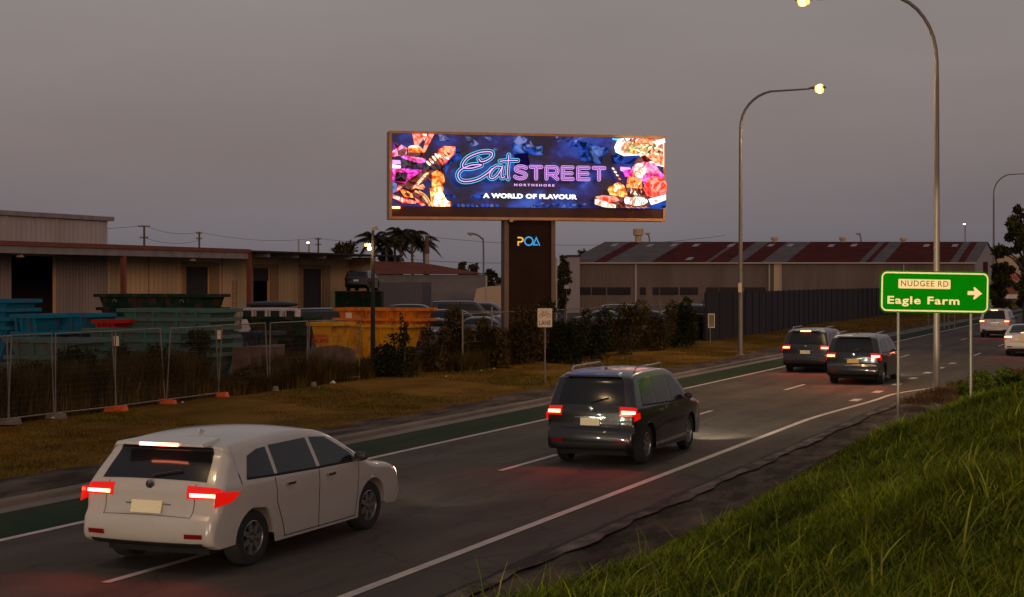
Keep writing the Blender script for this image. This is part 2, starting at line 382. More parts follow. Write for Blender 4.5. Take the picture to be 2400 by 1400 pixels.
        ws = (13.15, 14.85, .88); wins = [[(.5, 1.25), (.55, 1.72), (1.35, 1.74), (1.35, 1.24)], [(1.45, 1.24), (1.45, 1.74), (2.6, 1.74), (2.6, 1.22)], [(2.72, 1.2), (2.72, 1.74), (3.3, 1.72), (3.72, 1.38), (3.9, 1.2)]]
        seams = [[(1.4, 1.8), (1.4, .35)], [(2.66, 1.8), (2.66, .3)], [(3.95, 1.1), (3.7, .3)]]
        hnd = [(1.5, 1.05), (2.8, 1.05)]; bump = (1.2, 2.8); pl = (4.0, 4.6, .27); tgs = (3.3, 6.5)
        hl = (17.2, 18.0, .62, .97); tslit = [(.04, .9), (.05, 1.15), (.15, 1.15), (.15, .9)]
    body = S.body('body', paint, root)
    rb = S.patch(rw[0], rw[1], -rw[2], rw[2], .005).build('rear_window', M['glass'], root, True)
    S.patch(ws[0], ws[1], -ws[2], ws[2], .005).build('windscreen', M['glass'], root, True)
    if not detail:
        for sg in (1, -1):
            mb = MB(); S.sidepoly([wins[0][0], *[q for w_ in wins for q in w_[1:-1]], wins[-1][-1]], sg, .004, mb); mb.build('side_window', M['glass'], root, True)
    else:
        for sg in (1, -1):
            for wn in wins: S.sidepoly(wn, sg, .004).build('side_window', M['glass'], root, True)
            for q in hnd:
                y, z = q; x = S.W(y, z); mb = MB(); mb.box(min(sg * x, sg * (x + .035)), max(sg * x, sg * (x + .035)), y, y + .17, z, z + .03)
                mb.build('door_handle', M['chrome'] if paint is not M.get('p_black') else M['plastic'], root)
        for sg in (1, -1):
            mb = MB()
            for sm in seams: S.seam(sm, sg, mb)
            # black surround around the glass
            top = [w_[1:-1] for w_ in wins]
            ys = [w_[0] for w_ in wins] + [wins[-1][-1]]
            S.seam([(a[0], a[1] - .015) for a in ys], sg, mb, .03, .002)
            mb.build('door_seam', M['dark'], root)
        mb = S.patch(tgs[0], tgs[0] + .06, -.66, .66, .003, n=1)
        for sg in (1, -1): S.patch(tgs[0], tgs[1], sg * .655, sg * .665, .003, n=10, k=1, mb=mb)
        mb.build('tailgate_seam', M['dark'], root)
    # lower bumper and trim
    mb = S.patch(bump[0] * .3, bump[0] + .5, -.86, .86, .006)
    mb.build('rear_bumper', M['plastic'], root, True)
    S.patch(18.6, 20.2, -.7, .7, .006).build('front_bumper', M['plastic'], root, True)
    for sg in (1, -1):
        mb = S.patch(tl[0], tl[1], sg * tl[2], sg * tl[3], .007, k=12)
        S.sidepoly(tslit, sg, .008, mb)
        o = mb.build('tail_light', M['lens'] if lit else M['lens_off'], root, True)
        if lit:
            S.patch(inner[0], inner[1], sg * inner[2], sg * inner[3], .014, k=12).build('bulb', M['lamp_red'], o, True)
        S.patch(hl[0], hl[1], sg * hl[2], sg * hl[3], .006).build('headlight', M['head'] if lit else M['chrome'], root, True)
        if detail:
            S.patch(1.7, 2.1, sg * .62, sg * .88, .012, n=3).build('reflector', M['lens_off'], root)
            y, z = wins[2][-2][0] + .02, S.belt + .02; x = S.W(y, z)
            mb = MB(); xs = sorted((sg * (x + .02), sg * (x + .24)))
            mb.lathe([(.001, -.11), (.045, -.10), (.075, -.05), (.08, .03), (.06, .09), (.001, .11)], 14, 'x'); mb.v = [(sg * (x + .10) + v[0] * .82, y + .06 + v[1] * .5, z + .06 + v[2] * .8) for v in mb.v]; mb.box(min(sg * x - .02, sg * (x + .10)), max(sg * (x - .02), sg * (x + .10)), y + .03, y + .09, z - .01, z + .03)
            mb.build('side_mirror', M['plastic'], root, True)
    for wy in S.wh:
        for sg in (1, -1):
            if detail: make_wheel(root, sg * (min(S.W(wy, .62), S.W(wy, .35)) - .035), wy, S.wr, sg)
            else:
                t = MB(); x1 = sg * (S.W(wy, .4) - .035); x0 = x1 - sg * .2; r = S.wr
                t.lathe([(r * .6, x0), (r, x0), (r, x1), (r * .6, x1)], 18, 'x', (0, wy, r)); ty = t.build('wheel', M['rubber'], root, True)
                t = MB(); t.lathe([(.001, x1 - sg * .02), (r * .6, x1 - sg * .02)], 18, 'x', (0, wy, r)); t.build('rim', M['rim'], ty)
    ub = MB(); ub.box(-S.W0 + .26, S.W0 - .26, .25, S.y1 - .35, .20, .85); ub.build('underbody', M['dark'], root)
    mb = MB(); a = S.pt(pl[0], 0, .02); b = S.pt(pl[1], 0, .02)
    mb.hexa([(-.19, a.y, a.z), (.19, a.y, a.z), (.19, a.y + .02, a.z), (-.19, a.y + .02, a.z)], [(-.19, b.y, a.z + .14), (.19, b.y, a.z + .14), (.19, b.y + .02, a.z + .14), (-.19, b.y + .02, a.z + .14)])
    mb.build('number_plate', M[plate], root)
    if lit and brake:
        
        if kind in ('hatch', 'suv'):
            bk = MB(); z = S.P[9].y; y = S.P[9].x - .166; bk.box(-br[2], br[2], y - .01, y + .01, z - .012, z + .024); bk.build('brake_light', M['lamp_red'], root)
        else: S.patch(br[0], br[1], -br[2], br[2], .02, n=3).build('brake_light', M['lamp_red'], root)
    if kind in ('hatch', 'suv') and detail:
        sp = MB(); z = S.P[9].y; y = S.P[9].x
        sp.hexa([(-.56, y - .16, z - .01), (.56, y - .16, z - .01), (.50, y + .22, z - .01), (-.50, y + .22, z - .01)],
                [(-.54, y - .15, z + .022), (.54, y - .15, z + .022), (.46, y + .3, z + .05), (-.46, y + .3, z + .05)])
        sp.build('roof_spoiler', paint, root)
        gz = MB(); S.patch(pl[1] + .35, pl[1] + .5, -.34, .34, .012, n=2, mb=gz); gz.build('tailgate_trim', M['chrome'], root)
        bd = MB(); c_ = S.pt(rw[0] - .35, 0, .012); bd.lathe([(.001, -.012), (.05, -.008), (.055, .0), (.04, .004)], 14, 'y', (0, c_.y, c_.z)); bd.build('badge', M['chrome'], root, True)
        wp = MB(); q = S.pt(rw[0] + .15, 0, .03); q2 = S.pt(rw[0] + .5, .42, .03); wp.tube([q, q2], .012, 6); wp.build('rear_wiper', M['plastic'], root)
    if kind == 'suv' and detail:
        for sg in (1, -1):
            rr = MB(); x = S.W(1.5, 1.8) - .10
            rr.tube([(sg * x, .8, 1.75), (sg * x, .95, 1.84), (sg * x, 2.5, 1.85), (sg * x, 2.7, 1.76)], .018, 6); rr.build('roof_rail', M['chrome'], root, True)
    if lit and detail:
        rl = MB(); rl.hexa([(-.025, 1.0, S.roof - .04), (.025, 1.0, S.roof - .04), (.02, 1.16, S.roof - .04), (-.02, 1.16, S.roof - .04)], [(-.008, 1.0, S.roof + .035), (.008, 1.0, S.roof + .035), (.006, 1.03, S.roof + .035), (-.006, 1.03, S.roof + .035)]); rl.build('roof_aerial', paint, root)
    if lit and lights:
        for sg in (1, -1):
            ld = bpy.data.lights.new('headlight_beam', 'SPOT'); ld.energy = head; ld.color = (1, .90, .68); ld.spot_size = R(62); ld.spot_blend = .8; ld.shadow_soft_size = .06
            lo = bpy.data.objects.new('headlight_beam', ld); scn.collection.objects.link(lo); lo.parent = root
            lo.location = (sg * .62, S.y1 + .06, .68); lo.rotation_euler = (R(85), 0, 0)
            ld = bpy.data.lights.new('tail_glow', 'SPOT'); ld.energy = glow * 1.3; ld.color = (1, .07, .05); ld.spot_size = R(130); ld.spot_blend = .7; ld.shadow_soft_size = .06
            lo = bpy.data.objects.new('tail_glow', ld); scn.collection.objects.link(lo); lo.parent = root; lo.location = (sg * .68, S.y0 - .10, .86); lo.rotation_euler = (R(-66), 0, 0)
    return root
M['lens_off'] = mat('unlit_red_lens', (.16, .006, .006), .15)
M['p_white'] = mat('white_paint', (.43, .40, .37), .22, coat=.6, var=.03, scale=2)
M['p_white2'] = mat('pearl_white_paint', (.55, .49, .43), .25, coat=.6, var=.03, scale=2)
M['p_grey'] = mat('dark_grey_paint', (.015, .013, .012), .28, .3, coat=.8, var=.1, scale=2)
M['p_black'] = mat('black_paint', (.009, .007, .007), .35, .1, coat=.8, var=.1, scale=2)
M['p_blue'] = mat('navy_paint', (.015, .018, .030), .3, .2, coat=.6, var=.1)
M['p_silver'] = mat('silver_paint', (.16, .16, .165), .3, .5, coat=.5, var=.1)
M['p_red'] = mat('maroon_paint', (.10, .012, .010), .3, .1, coat=.5, var=.1)
def gcar(kind, px, py, paint, label, cat, drot=0, **k):
    p = gp(px, py); sc = k.pop('sc', 1.0); o = car(kind, label, cat, (p.x, p.y, .004), M[paint], R(drot), **k); o.scale = sc if isinstance(sc, tuple) else (sc, sc, sc); return o
gcar('hatch', 338, 1343, 'p_white', 'near white hatchback with long red tail lights, straddling the lane line', 'car', plate='plate', sc=(1.13, 1.19, 1.04), head=120, glow=18)
gcar('suv', 1380, 1094, 'p_grey', 'dark grey suv with lit tail lights in the middle of the road, nearest dark car', 'car', brake=False, glow=20, head=900)
gcar('suv', 1886, 874, 'p_black', 'black suv braking in the left lane, high brake light lit, left of two dark cars', 'car', sc=(1, 1, .93), glow=40)
gcar('suv', 1998, 902, 'p_grey', 'dark suv with pale yellow number plate behind the left sign post', 'car', brake=False, plate='platey', sc=(1.02, 1, .94), glow=35)
gcar('suv', 2330, 792, 'p_white2', 'far white suv braking right of the green road sign', 'car')
gcar('sedan', 2398, 836, 'p_white2', 'white sedan cut by the right edge of the photo', 'car', brake=True, plate='platey')
# ---------------------------------------------------------------- ground, road and markings (all in road coordinates)
def strip(name, xl, xr, ys, z, m, kind='structure', n=1):
    """sheet between xl(y) and xr(y) sampled at ys"""
    mb = MB(); vs = []; fl = xl if callable(xl) else (lambda y: xl); fr = xr if callable(xr) else (lambda y: xr)
    for y in ys:
        for k in range(n + 1): vs.append((fl(y) + (fr(y) - fl(y)) * k / n, y, z(y, k / n) if callable(z) else z))
    fs = [(i * (n + 1) + k, i * (n + 1) + k + 1, (i + 1) * (n + 1) + k + 1, (i + 1) * (n + 1) + k) for i in range(len(ys) - 1) for k in range(n)]
    mb.addv(vs, fs); o = mb.build(name, m); return tag(o, kind=kind)
def lerp(y, tab):
    for (a, u), (b, v) in zip(tab[:-1], tab[1:]):
        if y <= b:
            t = max(0, (y - a) / (b - a)); t = t * t * (3 - 2 * t); return u + (v - u) * t
    return tab[-1][1]
rline = lambda y: lerp(y, [(0, -8.46), (40, -8.46), (50, -7.95), (58, -6.6), (68, -5.3), (90, -5.1), (400, -5.1)])
redge = lambda y: lerp(y, [(0, -7.42), (42, -7.35), (49, -7.25), (53, -6.95), (59, -6.05), (69, -4.9), (400, -4.7)])
base0 = lambda y: lerp(y, [(-30, -6.6), (15, -6.55), (22, -6.0), (33, -6.2), (39, -6.1), (46, -5.3), (60, -4.6), (70, -3.9), (400, -3.6)])
def ground_mat():
    return mat('bare_ground', (.055, .040, .028), .95, col2=(.030, .026, .016), scale=.25, bump=.4, bscale=4)
g = MB(); g.quad((-2500, -600, -.09), (2500, -600, -.09), (2500, 3500, -.09), (-2500, 3500, -.09)); tag(g.build('ground', ground_mat()), kind='structure')
def asphalt():
    m = mat('asphalt', (.050, .038, .029), .88, spec=.3, col2=(.088, .069, .053), scale=1.6, stretch=(1, .12, 1), bump=.25, bscale=90, thr=(.3, .7))
    nt = m.node_tree; b = nt.nodes['Principled BSDF']; src = b.inputs['Base Color'].links[0].from_socket
    # worn wheel tracks, darker oil line, fine aggregate
    tc = nt.nodes.new('ShaderNodeTexCoord'); sp = nt.nodes.new('ShaderNodeTexNoise'); sp.inputs['Scale'].default_value = 55; sp.inputs['Detail'].default_value = 3
    nt.links.new(tc.outputs['Object'], sp.inputs[0])
    sx = nt.nodes.new('ShaderNodeSeparateXYZ'); nt.links.new(tc.outputs['Object'], sx.inputs[0])
    ml = nt.nodes.new('ShaderNodeMath'); ml.operation = 'MULTIPLY'; ml.inputs[1].default_value = 2 * math.pi / 1.55; nt.links.new(sx.outputs[0], ml.inputs[0])
    sn = nt.nodes.new('ShaderNodeMath'); sn.operation = 'SINE'; nt.links.new(ml.outputs[0], sn.inputs[0])
    a = nt.nodes.new('ShaderNodeMapRange'); a.inputs[1].default_value = -1; a.inputs[2].default_value = 1; a.inputs[3].default_value = .88; a.inputs[4].default_value = 1.08; nt.links.new(sn.outputs[0], a.inputs[0])
    c = nt.nodes.new('ShaderNodeMapRange'); c.inputs[1].default_value = .3; c.inputs[2].default_value = .7; c.inputs[3].default_value = .8; c.inputs[4].default_value = 1.2; nt.links.new(sp.outputs[0], c.inputs[0])
    mm = nt.nodes.new('ShaderNodeMath'); mm.operation = 'MULTIPLY'; nt.links.new(a.outputs[0], mm.inputs[0]); nt.links.new(c.outputs[0], mm.inputs[1])
    v = nt.nodes.new('ShaderNodeVectorMath'); v.operation = 'SCALE'; nt.links.new(src, v.inputs[0]); nt.links.new(mm.outputs[0], v.inputs['Scale']); 
    # fine cracks and darker patched areas
    nd = nt.nodes.new('ShaderNodeTexNoise'); nd.inputs['Scale'].default_value = 1.2; nt.links.new(tc.outputs['Object'], nd.inputs[0]); va = nt.nodes.new('ShaderNodeVectorMath'); va.operation = 'MULTIPLY_ADD'; va.inputs[1].default_value = (.9, .9, .9)
    nt.links.new(nd.outputs['Color'], va.inputs[0]); nt.links.new(tc.outputs['Object'], va.inputs[2]); vo = nt.nodes.new('ShaderNodeTexVoronoi'); vo.feature = 'DISTANCE_TO_EDGE'; vo.inputs['Scale'].default_value = .45; nt.links.new(va.outputs[0], vo.inputs[0])
    ck = nt.nodes.new('ShaderNodeMapRange'); ck.inputs[1].default_value = 0; ck.inputs[2].default_value = .018; ck.inputs[3].default_value = .55; ck.inputs[4].default_value = 1; nt.links.new(vo.outputs['Distance'], ck.inputs[0])
    pn = nt.nodes.new('ShaderNodeTexNoise'); pn.inputs['Scale'].default_value = .22; pn.inputs['Detail'].default_value = 2; nt.links.new(tc.outputs['Object'], pn.inputs[0]); pm = nt.nodes.new('ShaderNodeMapRange'); pm.inputs[1].default_value = .46; pm.inputs[2].default_value = .5; pm.inputs[3].default_value = .84; pm.inputs[4].default_value = 1.04; nt.links.new(pn.outputs[0], pm.inputs[0])
    m3 = nt.nodes.new('ShaderNodeMath'); m3.operation = 'MULTIPLY'; nt.links.new(ck.outputs[0], m3.inputs[0]); nt.links.new(pm.outputs[0], m3.inputs[1])
    v2 = nt.nodes.new('ShaderNodeVectorMath'); v2.operation = 'SCALE'; nt.links.new(v.outputs[0], v2.inputs[0]); nt.links.new(m3.outputs[0], v2.inputs['Scale']); nt.links.new(v2.outputs[0], b.inputs['Base Color'])
    return m
M['asphalt'] = asphalt()
M['paint'] = mat('road_paint', (.54, .45, .40), .6, col2=(.30, .25, .22), scale=6, stretch=(1, .3, 1), thr=(.45, .8), bump=.1, bscale=60)
M['greenlane'] = mat('green_lane_surface', (.013, .036, .014), .9, spec=.1, col2=(.044, .044, .020), scale=1.2, stretch=(1, .15, 1), thr=(.4, .75), bump=.2, bscale=60)
M['concrete'] = mat('concrete', (.20, .165, .145), .85, col2=(.11, .088, .075), scale=1.4, stretch=(1, .35, 1), bump=.3, bscale=20)
M['dirtcon'] = mat('stained_concrete', (.026, .017, .010), .92, spec=.15, col2=(.13, .088, .066), scale=1.3, stretch=(1.6, .45, 1), bump=.7, bscale=9, thr=(.42, .68))
M['dry'] = mat('dry_verge', (.095, .047, .005), .95, spec=.05, col2=(.215, .110, .016), scale=.55, stretch=(1, .4, 1), bump=.8, bscale=14, thr=(.35, .7))
YS = [y for y in range(-20, 60, 2)] + [y for y in range(60, 120, 4)] + [y for y in range(120, 401, 20)]
strip('road', -16.75, redge, YS, 0.0, M['asphalt'])
strip('bicycle_lane', lambda y: -16.30, -14.72, YS, .004, M['greenlane'])
def line(name, f, y0, y1, wd, z=.008, dy=1.0):
    n = max(1, int((y1 - y0) / dy)); ys = [y0 + (y1 - y0) * i / n for i in range(n + 1)]
    fl = (lambda y: (f(y) if callable(f) else f) - wd / 2); fr = (lambda y: (f(y) if callable(f) else f) + wd / 2)
    return strip(name, fl, fr, ys, z, M['paint'])
line('edge_line', -14.61, -20, 300, .14, dy=20)
line('edge_line', rline, -20, 300, .15)
mb = MB(); y = 3.67
while y < 280:
    mb.quad((-11.49, y, .008), (-11.37, y, .008), (-11.37, y + 3, .008), (-11.49, y + 3, .008)); y += 12
tag(mb.build('lane_line', M['paint']), kind='structure')
mb = MB()
for i in range(7):
    y = 47.6 + i * 3.85; x = -8.52 + .0022 * (y - 47) ** 1.6 * 0; mb.quad((x - .13, y, .008), (x + .13, y, .008), (x + .13, y + 1.0, .008), (x - .13, y + 1.0, .008))
y = 79
while y < 280:
    mb.quad((-8.53, y, .008), (-8.41, y, .008), (-8.41, y + 3, .008), (-8.53, y + 3, .008)); y += 12
tag(mb.build('lane_line', M['paint']), kind='structure')
# left kerb, concrete apron and dry verge
def kerb(name, xs, z0, z1, w_, ys):
    mb = MB(); vs = []
    for y in ys:
        x = xs(y) if callable(xs) else xs
        vs += [(x, y, z0 - .1), (x, y, z1 - .03), (x - .03 * (1 if w_ > 0 else -1), y, z1), (x - w_, y, z1), (x - w_, y, z0 - .1)]
    fs = [(i * 5 + k, i * 5 + k + 1, i * 5 + 5 + k + 1, i * 5 + 5 + k) for i in range(len(ys) - 1) for k in range(4)]
    mb.addv(vs, fs); return tag(mb.build(name, M['concrete']), kind='structure')
strip('gutter', -16.72, -16.30, YS, .006, M['concrete'])
kerb('kerb', -16.72, 0, .11, .15, YS)
YF = [y * .8 for y in range(-20, 160)] + list(range(128, 420, 20))
rr_ = random.Random(3)
vw = {y: rr_.uniform(-.25, .25) for y in YF}
apr = lambda y: -18.35 + vw.get(y, 0) + .35 * math.sin(y * .21)
strip('footpath', apr, -16.87, YF, .105, M['dirtcon'])
def vz(y, k): return .09 + .05 * math.sin(y * .5 + k * 5) * math.sin(k * math.pi) + .04 * math.sin(y * 1.7 + k * 9) * math.sin(k * math.pi)
strip('verge', -27.5, apr, YF, vz, M['dry'], n=8)
YB = list(range(-60, 420, 20))
M['yard'] = mat('yard_gravel', (.045, .038, .033), .95, var=.3, scale=.3, bump=.3, bscale=6)
strip('yard', -140, -27.5, YB, .05, M['yard'])
# right: stained dish drain between asphalt and grass
def dz(y, k): return .03 - .08 * math.sin(k * math.pi) + .025 * math.sin(y * 2.3 + k * 7) * k + (.05 * k)
YN = [y * .5 for y in range(-20, 132)]
strip('drain', lambda y: redge(y) + .02, lambda y: base0(y) + .7, YN, dz, M['dirtcon'], n=10)
M['drainlip'] = mat('dusty_concrete_lip', (.045, .032, .024), .92, spec=.15, col2=(.20, .150, .125), scale=2.4, stretch=(1, .5, 1), bump=.5, bscale=12, thr=(.40, .66))
strip('drain_lip', lambda y: redge(y) + .03, lambda y: redge(y) + .26 + .05 * math.sin(y * 1.3) + .04 * math.sin(y * 4.1), YN, .036, M['drainlip'])
M['gap'] = mat('joint_gap', (.012, .010, .009), .95)
strip('pavement_crack', lambda y: redge(y) - .05 + .03 * math.sin(y * 1.9) + .02 * math.sin(y * 5.1), lambda y: redge(y) + .03 + .02 * math.sin(y * 3.3), YN, .0395, M['gap'])
# embankment under the camera
def emb_z(x, y):
    d = x - base0(y)
    if d < 0: return .04 + d * .15
    z = .30 * d; top = 1.72
    if z > top - .5: z = top - .5 + .5 * (1 - math.exp(-(z - top + .5) / .5))
    return .04 + z + .07 * math.sin(x * 1.1 + y * .6) * min(1, d) + .04 * math.sin(x * 2.7 - y * 1.3) * min(1, d)
mb = MB(); cols = [0, .25, .5, 1, 1.5, 2, 2.7, 3.5, 4.3, 5.2, 6.2, 7.5, 9, 12, 17, 25, 40, 80, 200]; ys = [y * 1.0 for y in range(-30, 100)] + list(range(100, 400, 15)); vs = []
for y in ys:
    for c in cols: x = base0(y) - .05 + c; vs.append((x, y, emb_z(x, y)))
n = len(cols); mb.addv(vs, [(i * n + k, i * n + k + 1, (i + 1) * n + k + 1, (i + 1) * n + k) for i in range(len(ys) - 1) for k in range(n - 1)])
M['soil'] = mat('grassy_soil', (.020, .028, .006), .95, spec=.05, col2=(.035, .036, .010), scale=1.5, bump=.6, bscale=15)
tag(mb.build('embankment', M['soil'], smooth=True), kind='structure')
# kerbed traffic island with dry grass at the lamp post
isl = []
for i in range(20):
    y = 45 + i * 1.0; isl.append((redge(y) + (.28 if y > 48 else .28 + (48 - y) * .42), y))
mb = MB(); n = len(isl); vs = []
for x, y in isl: vs += [(x, y, -.02), (x, y, .13), (x + .03, y, .15), (x + .16, y, .15), (x + .16, y, .05)]
fs = [(i * 5 + k, i * 5 + k + 1, i * 5 + 6 + k, i * 5 + 5 + k) for i in range(n - 1) for k in range(4)] + [(0, 1, 2, 3, 4)]
mb.addv(vs, fs); tag(mb.build('kerb', M['concrete']), kind='structure')
M['island'] = mat('dry_island_soil', (.10, .050, .025), .95, col2=(.06, .034, .016), scale=2, bump=.8, bscale=20)
mb = MB(); vs = []
for x, y in isl: vs += [(x + .16, y, .12), (x + 1.3, y, .20), (x + 3, y, .22)]
mb.addv(vs, [(i * 3 + k, i * 3 + k + 1, i * 3 + 4 + k, i * 3 + 3 + k) for i in range(n - 1) for k in range(2)]); tag(mb.build('island', M['island']), kind='structure')

# ---------------------------------------------------------------- grass
def blades(name, x, y, z, ln, wd, lean, m, label=None, kind='stuff', parent=None, segs=3):
    """curved tapering blades rooted at x,y,z"""
    n = len(x); a = np.random.rand(n) * 2 * np.pi; bend = lean * (.4 + .9 * np.random.rand(n)); dx, dy = np.cos(a), np.sin(a)
    px_, py_ = -np.sin(a + .5), np.cos(a + .5); V = []
    for i in range(segs + 1):
        t = i / segs; h = ln * t * (1 - .28 * bend * t); o = ln * bend * t * t; wv = wd * (1 - t) ** .7 * .5
        cx, cy, cz = x + dx * o, y + dy * o, z + h
        if i < segs: V += [np.stack([cx - px_ * wv, cy - py_ * wv, cz], 1), np.stack([cx + px_ * wv, cy + py_ * wv, cz], 1)]
        else: V.append(np.stack([cx, cy, cz], 1))
    k = len(V); V = np.stack(V, 1).reshape(-1, 3); b = (np.arange(n) * k)[:, None]; F = []
    for i in range(segs - 1): F += [np.concatenate([b + 2 * i, b + 2 * i + 1, b + 2 * i + 3], 1), np.concatenate([b + 2 * i, b + 2 * i + 3, b + 2 * i + 2], 1)]
    F.append(np.concatenate([b + k - 3, b + k - 2, b + k - 1], 1)); F = np.stack(F, 1).reshape(-1)
    o = raw_mesh(name, V, F, 3, m, parent); return tag(o, label, kind=kind)
M['grass'] = leafmat('grass_blades', [(.060, .085, .002), (.155, .200, .004), (.095, .140, .003), (.24, .31, .012), (.25, .20, .035), (.11, .175, .003)])
def nz2(x, y, s):
    return .5 + .25 * (np.sin(x * s + 1.3 * np.sin(y * s * .7)) + np.sin(y * s * 1.1 + 1.7 * np.sin(x * s * .6 + 2)))
def scatter_emb(n, far, near=7.5, k0=-.12, k1=.36):
    Y = near * (far / near) ** (np.random.rand(n) ** .8); k = np.random.uniform(k0, k1, n); X = k * Y
    x = X * CA - Y * SA; y = X * SA + Y * CA
    b = np.array([base0(v) for v in y]) + .05 + .25 * nz2(x * 0, y, 2.1)
    ok = x > b; return x[ok], y[ok], (x - b)[ok]
q1, q2 = scatter_emb(330000, 62), scatter_emb(110000, 62, 6.5, .36, 1.3); x, y, d = (np.concatenate([a_, b_]) for a_, b_ in zip(q1, q2)); z = np.array([emb_z(u, v) for u, v in zip(x, y)])
dist = np.hypot(x, y); cl = nz2(x, y, 2.3) * nz2(x + 5, y, .9) * 1.8
ln = (.10 + .22 * cl * np.random.rand(len(x)) + .06 * np.random.rand(len(x))) * np.clip(.45 + d, 0, 1); ln *= .88; long_ = np.random.rand(len(x)) < .018; ln[long_] *= 1.9
blades('grass', x, y, z, ln, np.clip(.008 + .0006 * dist, .008, .035) * (1 + .5 * np.random.rand(len(x))), .75, M['grass'], 'thick green grass growing over the embankment')
# tall wide blades close to the camera
x, y, d = scatter_emb(620, 19, 8.6); ok = (d > .3); x, y = x[ok], y[ok]; z = np.array([emb_z(u, v) for u, v in zip(x, y)])
blades('tall_grass', x, y, z,   .32 + .30 * np.random.rand(len(x)), .018 + .014 * np.random.rand(len(x)), .8, M['grass'], 'long broad blades standing above the embankment grass', segs=5)
M['drygrass'] = leafmat('dry_grass_blades', [(.10, .050, .006), (.15, .080, .010), (.065, .050, .004), (.20, .11, .022), (.055, .046, .004)])
n = 110000; y = 18 + 110 * np.random.rand(n) ** 1.3; xl = np.array([apr(v) for v in y]); x = xl - (7.2 * np.random.rand(n)) + .15
z = np.full(n, .07); hgt = (.03 + .06 * nz2(x, y, 1.6) * np.random.rand(n) + .02 * np.random.rand(n))
blades('dry_grass', x, y, z, hgt, np.full(n, .022), .7, M['drygrass'], 'short dry grass of the roadside verge', segs=2)
n = 30000; y = 57 + 42 * np.random.rand(n); x = -25.4 - 1.6 * np.random.rand(n); hh = (1.1 + 1.15 * nz2(x * .3, y, .9) * (.4 + .6 * np.random.rand(n)))
M['scrub'] = leafmat('dry_scrub', [(.030, .018, .005), (.055, .032, .008), (.020, .015, .004), (.085, .050, .014), (.040, .026, .006)])
blades('tall_scrub', x, y, np.full(n, .05), hh, np.full(n, .04), .30, M['scrub'], 'tangle of tall dry scrub along the yard fence right of the skips', segs=3)
# rank weeds along the yard fence
M['weeds'] = leafmat('weeds', [(.030, .021, .004), (.065, .040, .010), (.022, .018, .003), (.110, .066, .020), (.036, .030, .007)])
n = 62000; y = 24 + 60 * np.random.rand(n); x = -25.9 - 1.7 * np.random.rand(n) ** 1.5 + np.where(y > 56, 1.2, 0); hh = np.where(y < 40.5, 1.15, .5) + np.where(y < 40.5, .95, .95) * nz2(x * .3, y, .8) * np.random.rand(n)
hh *= np.where((y < 30), .8, 1); blades('weeds', x, y, np.full(n, .05), hh, np.full(n, .03), .35, M['weeds'], 'tall dry weeds along the yard fence', segs=3)
n = 60000; y = 18 + 80 * np.random.rand(n) ** 1.2; x = -18.6 - 6.9 * np.random.rand(n); ok = (nz2(x, y, .55) * nz2(x + 9, y * .5, 1.1)) > .30; x, y = x[ok], y[ok]
blades('green_grass', x, y, np.full(len(x), .07), .04 + .09 * np.random.rand(len(x)), np.full(len(x), .022), .7, leafmat('verge_green', [(.065, .070, .004), (.105, .098, .006), (.14, .11, .012)]), 'greener patches of grass on the dry verge', segs=2)
n = 9000; y = 45 + 20 * np.random.rand(n); x = np.array([redge(v) for v in y]) + .45 + 1.6 * np.random.rand(n)
blades('dry_grass', x, y, np.full(n, .13), .08 + .2 * np.random.rand(n), np.full(n, .02), .6, leafmat('island_grass', [(.16, .07, .03), (.10, .06, .02), (.19, .10, .05)]), 'reddish dry grass on the kerbed traffic island', segs=2)
n = 15000; y = 95 + 90 * np.random.rand(n); x = -17.6 - 7 * np.random.rand(n)
blades('dry_grass', x, y, np.full(n, .06), .06 + .12 * np.random.rand(n), np.full(n, .05), .6, M['drygrass'], 'rough grass below the navy fence', segs=2)

# ---------------------------------------------------------------- shrubs, creepers and trees
def leaves(name, pts, size, m, parent=None, aspect=.5):
    """small bent leaf faces at pts (n,3)"""
    n = len(pts); u = np.random.randn(n, 3); u /= np.linalg.norm(u, axis=1)[:, None]; v = np.random.randn(n, 3); v -= (v * u).sum(1)[:, None] * u; v /= np.linalg.norm(v, axis=1)[:, None]
    s = size * (.6 + .8 * np.random.rand(n))[:, None]; a = pts - u * s; b = pts + v * s * aspect; c = pts + u * s; d = pts - v * s * aspect
    V = np.stack([a, b, c, d], 1).reshape(-1, 3); F = np.arange(4 * n); return raw_mesh(name, V, F, 4, m, parent)
def clump_pts(n, blobs, shell=.55):
    out = []; wt = np.array([b[3] * b[4] * b[5] for b in blobs]) ** .75; wt = wt / wt.sum()
    for b, w_ in zip(blobs, wt):
        k = max(4, int(n * w_)); u = np.random.randn(k, 3); u /= np.linalg.norm(u, axis=1)[:, None]; r = (shell + (1 - shell) * np.random.rand(k)) ** .8
        out.append(np.array(b[:3]) + u * r[:, None] * np.array(b[3:6]) * (1 + .18 * np.random.randn(k, 1)))
    return np.concatenate(out)
M['leaf_dark'] = leafmat('dark_leaves', [(.010, .013, .003), (.020, .024, .006), (.014, .017, .004), (.030, .032, .009)])
M['leaf_brown'] = leafmat('brown_leaves', [(.034, .023, .006), (.065, .040, .010), (.022, .017, .005), (.095, .060, .020)])
M['leaf_tree'] = leafmat('tree_leaves', [(.018, .020, .006), (.045, .042, .012), (.075, .062, .022)])
M['bark'] = mat('bark', (.060, .045, .035), .9, var=.3, scale=6, stretch=(1, 1, .3), bump=.5)
M['palmbark'] = mat('palm_bark', (.14, .11, .09), .9, var=.2, scale=6, stretch=(1, 1, 3), bump=.4)
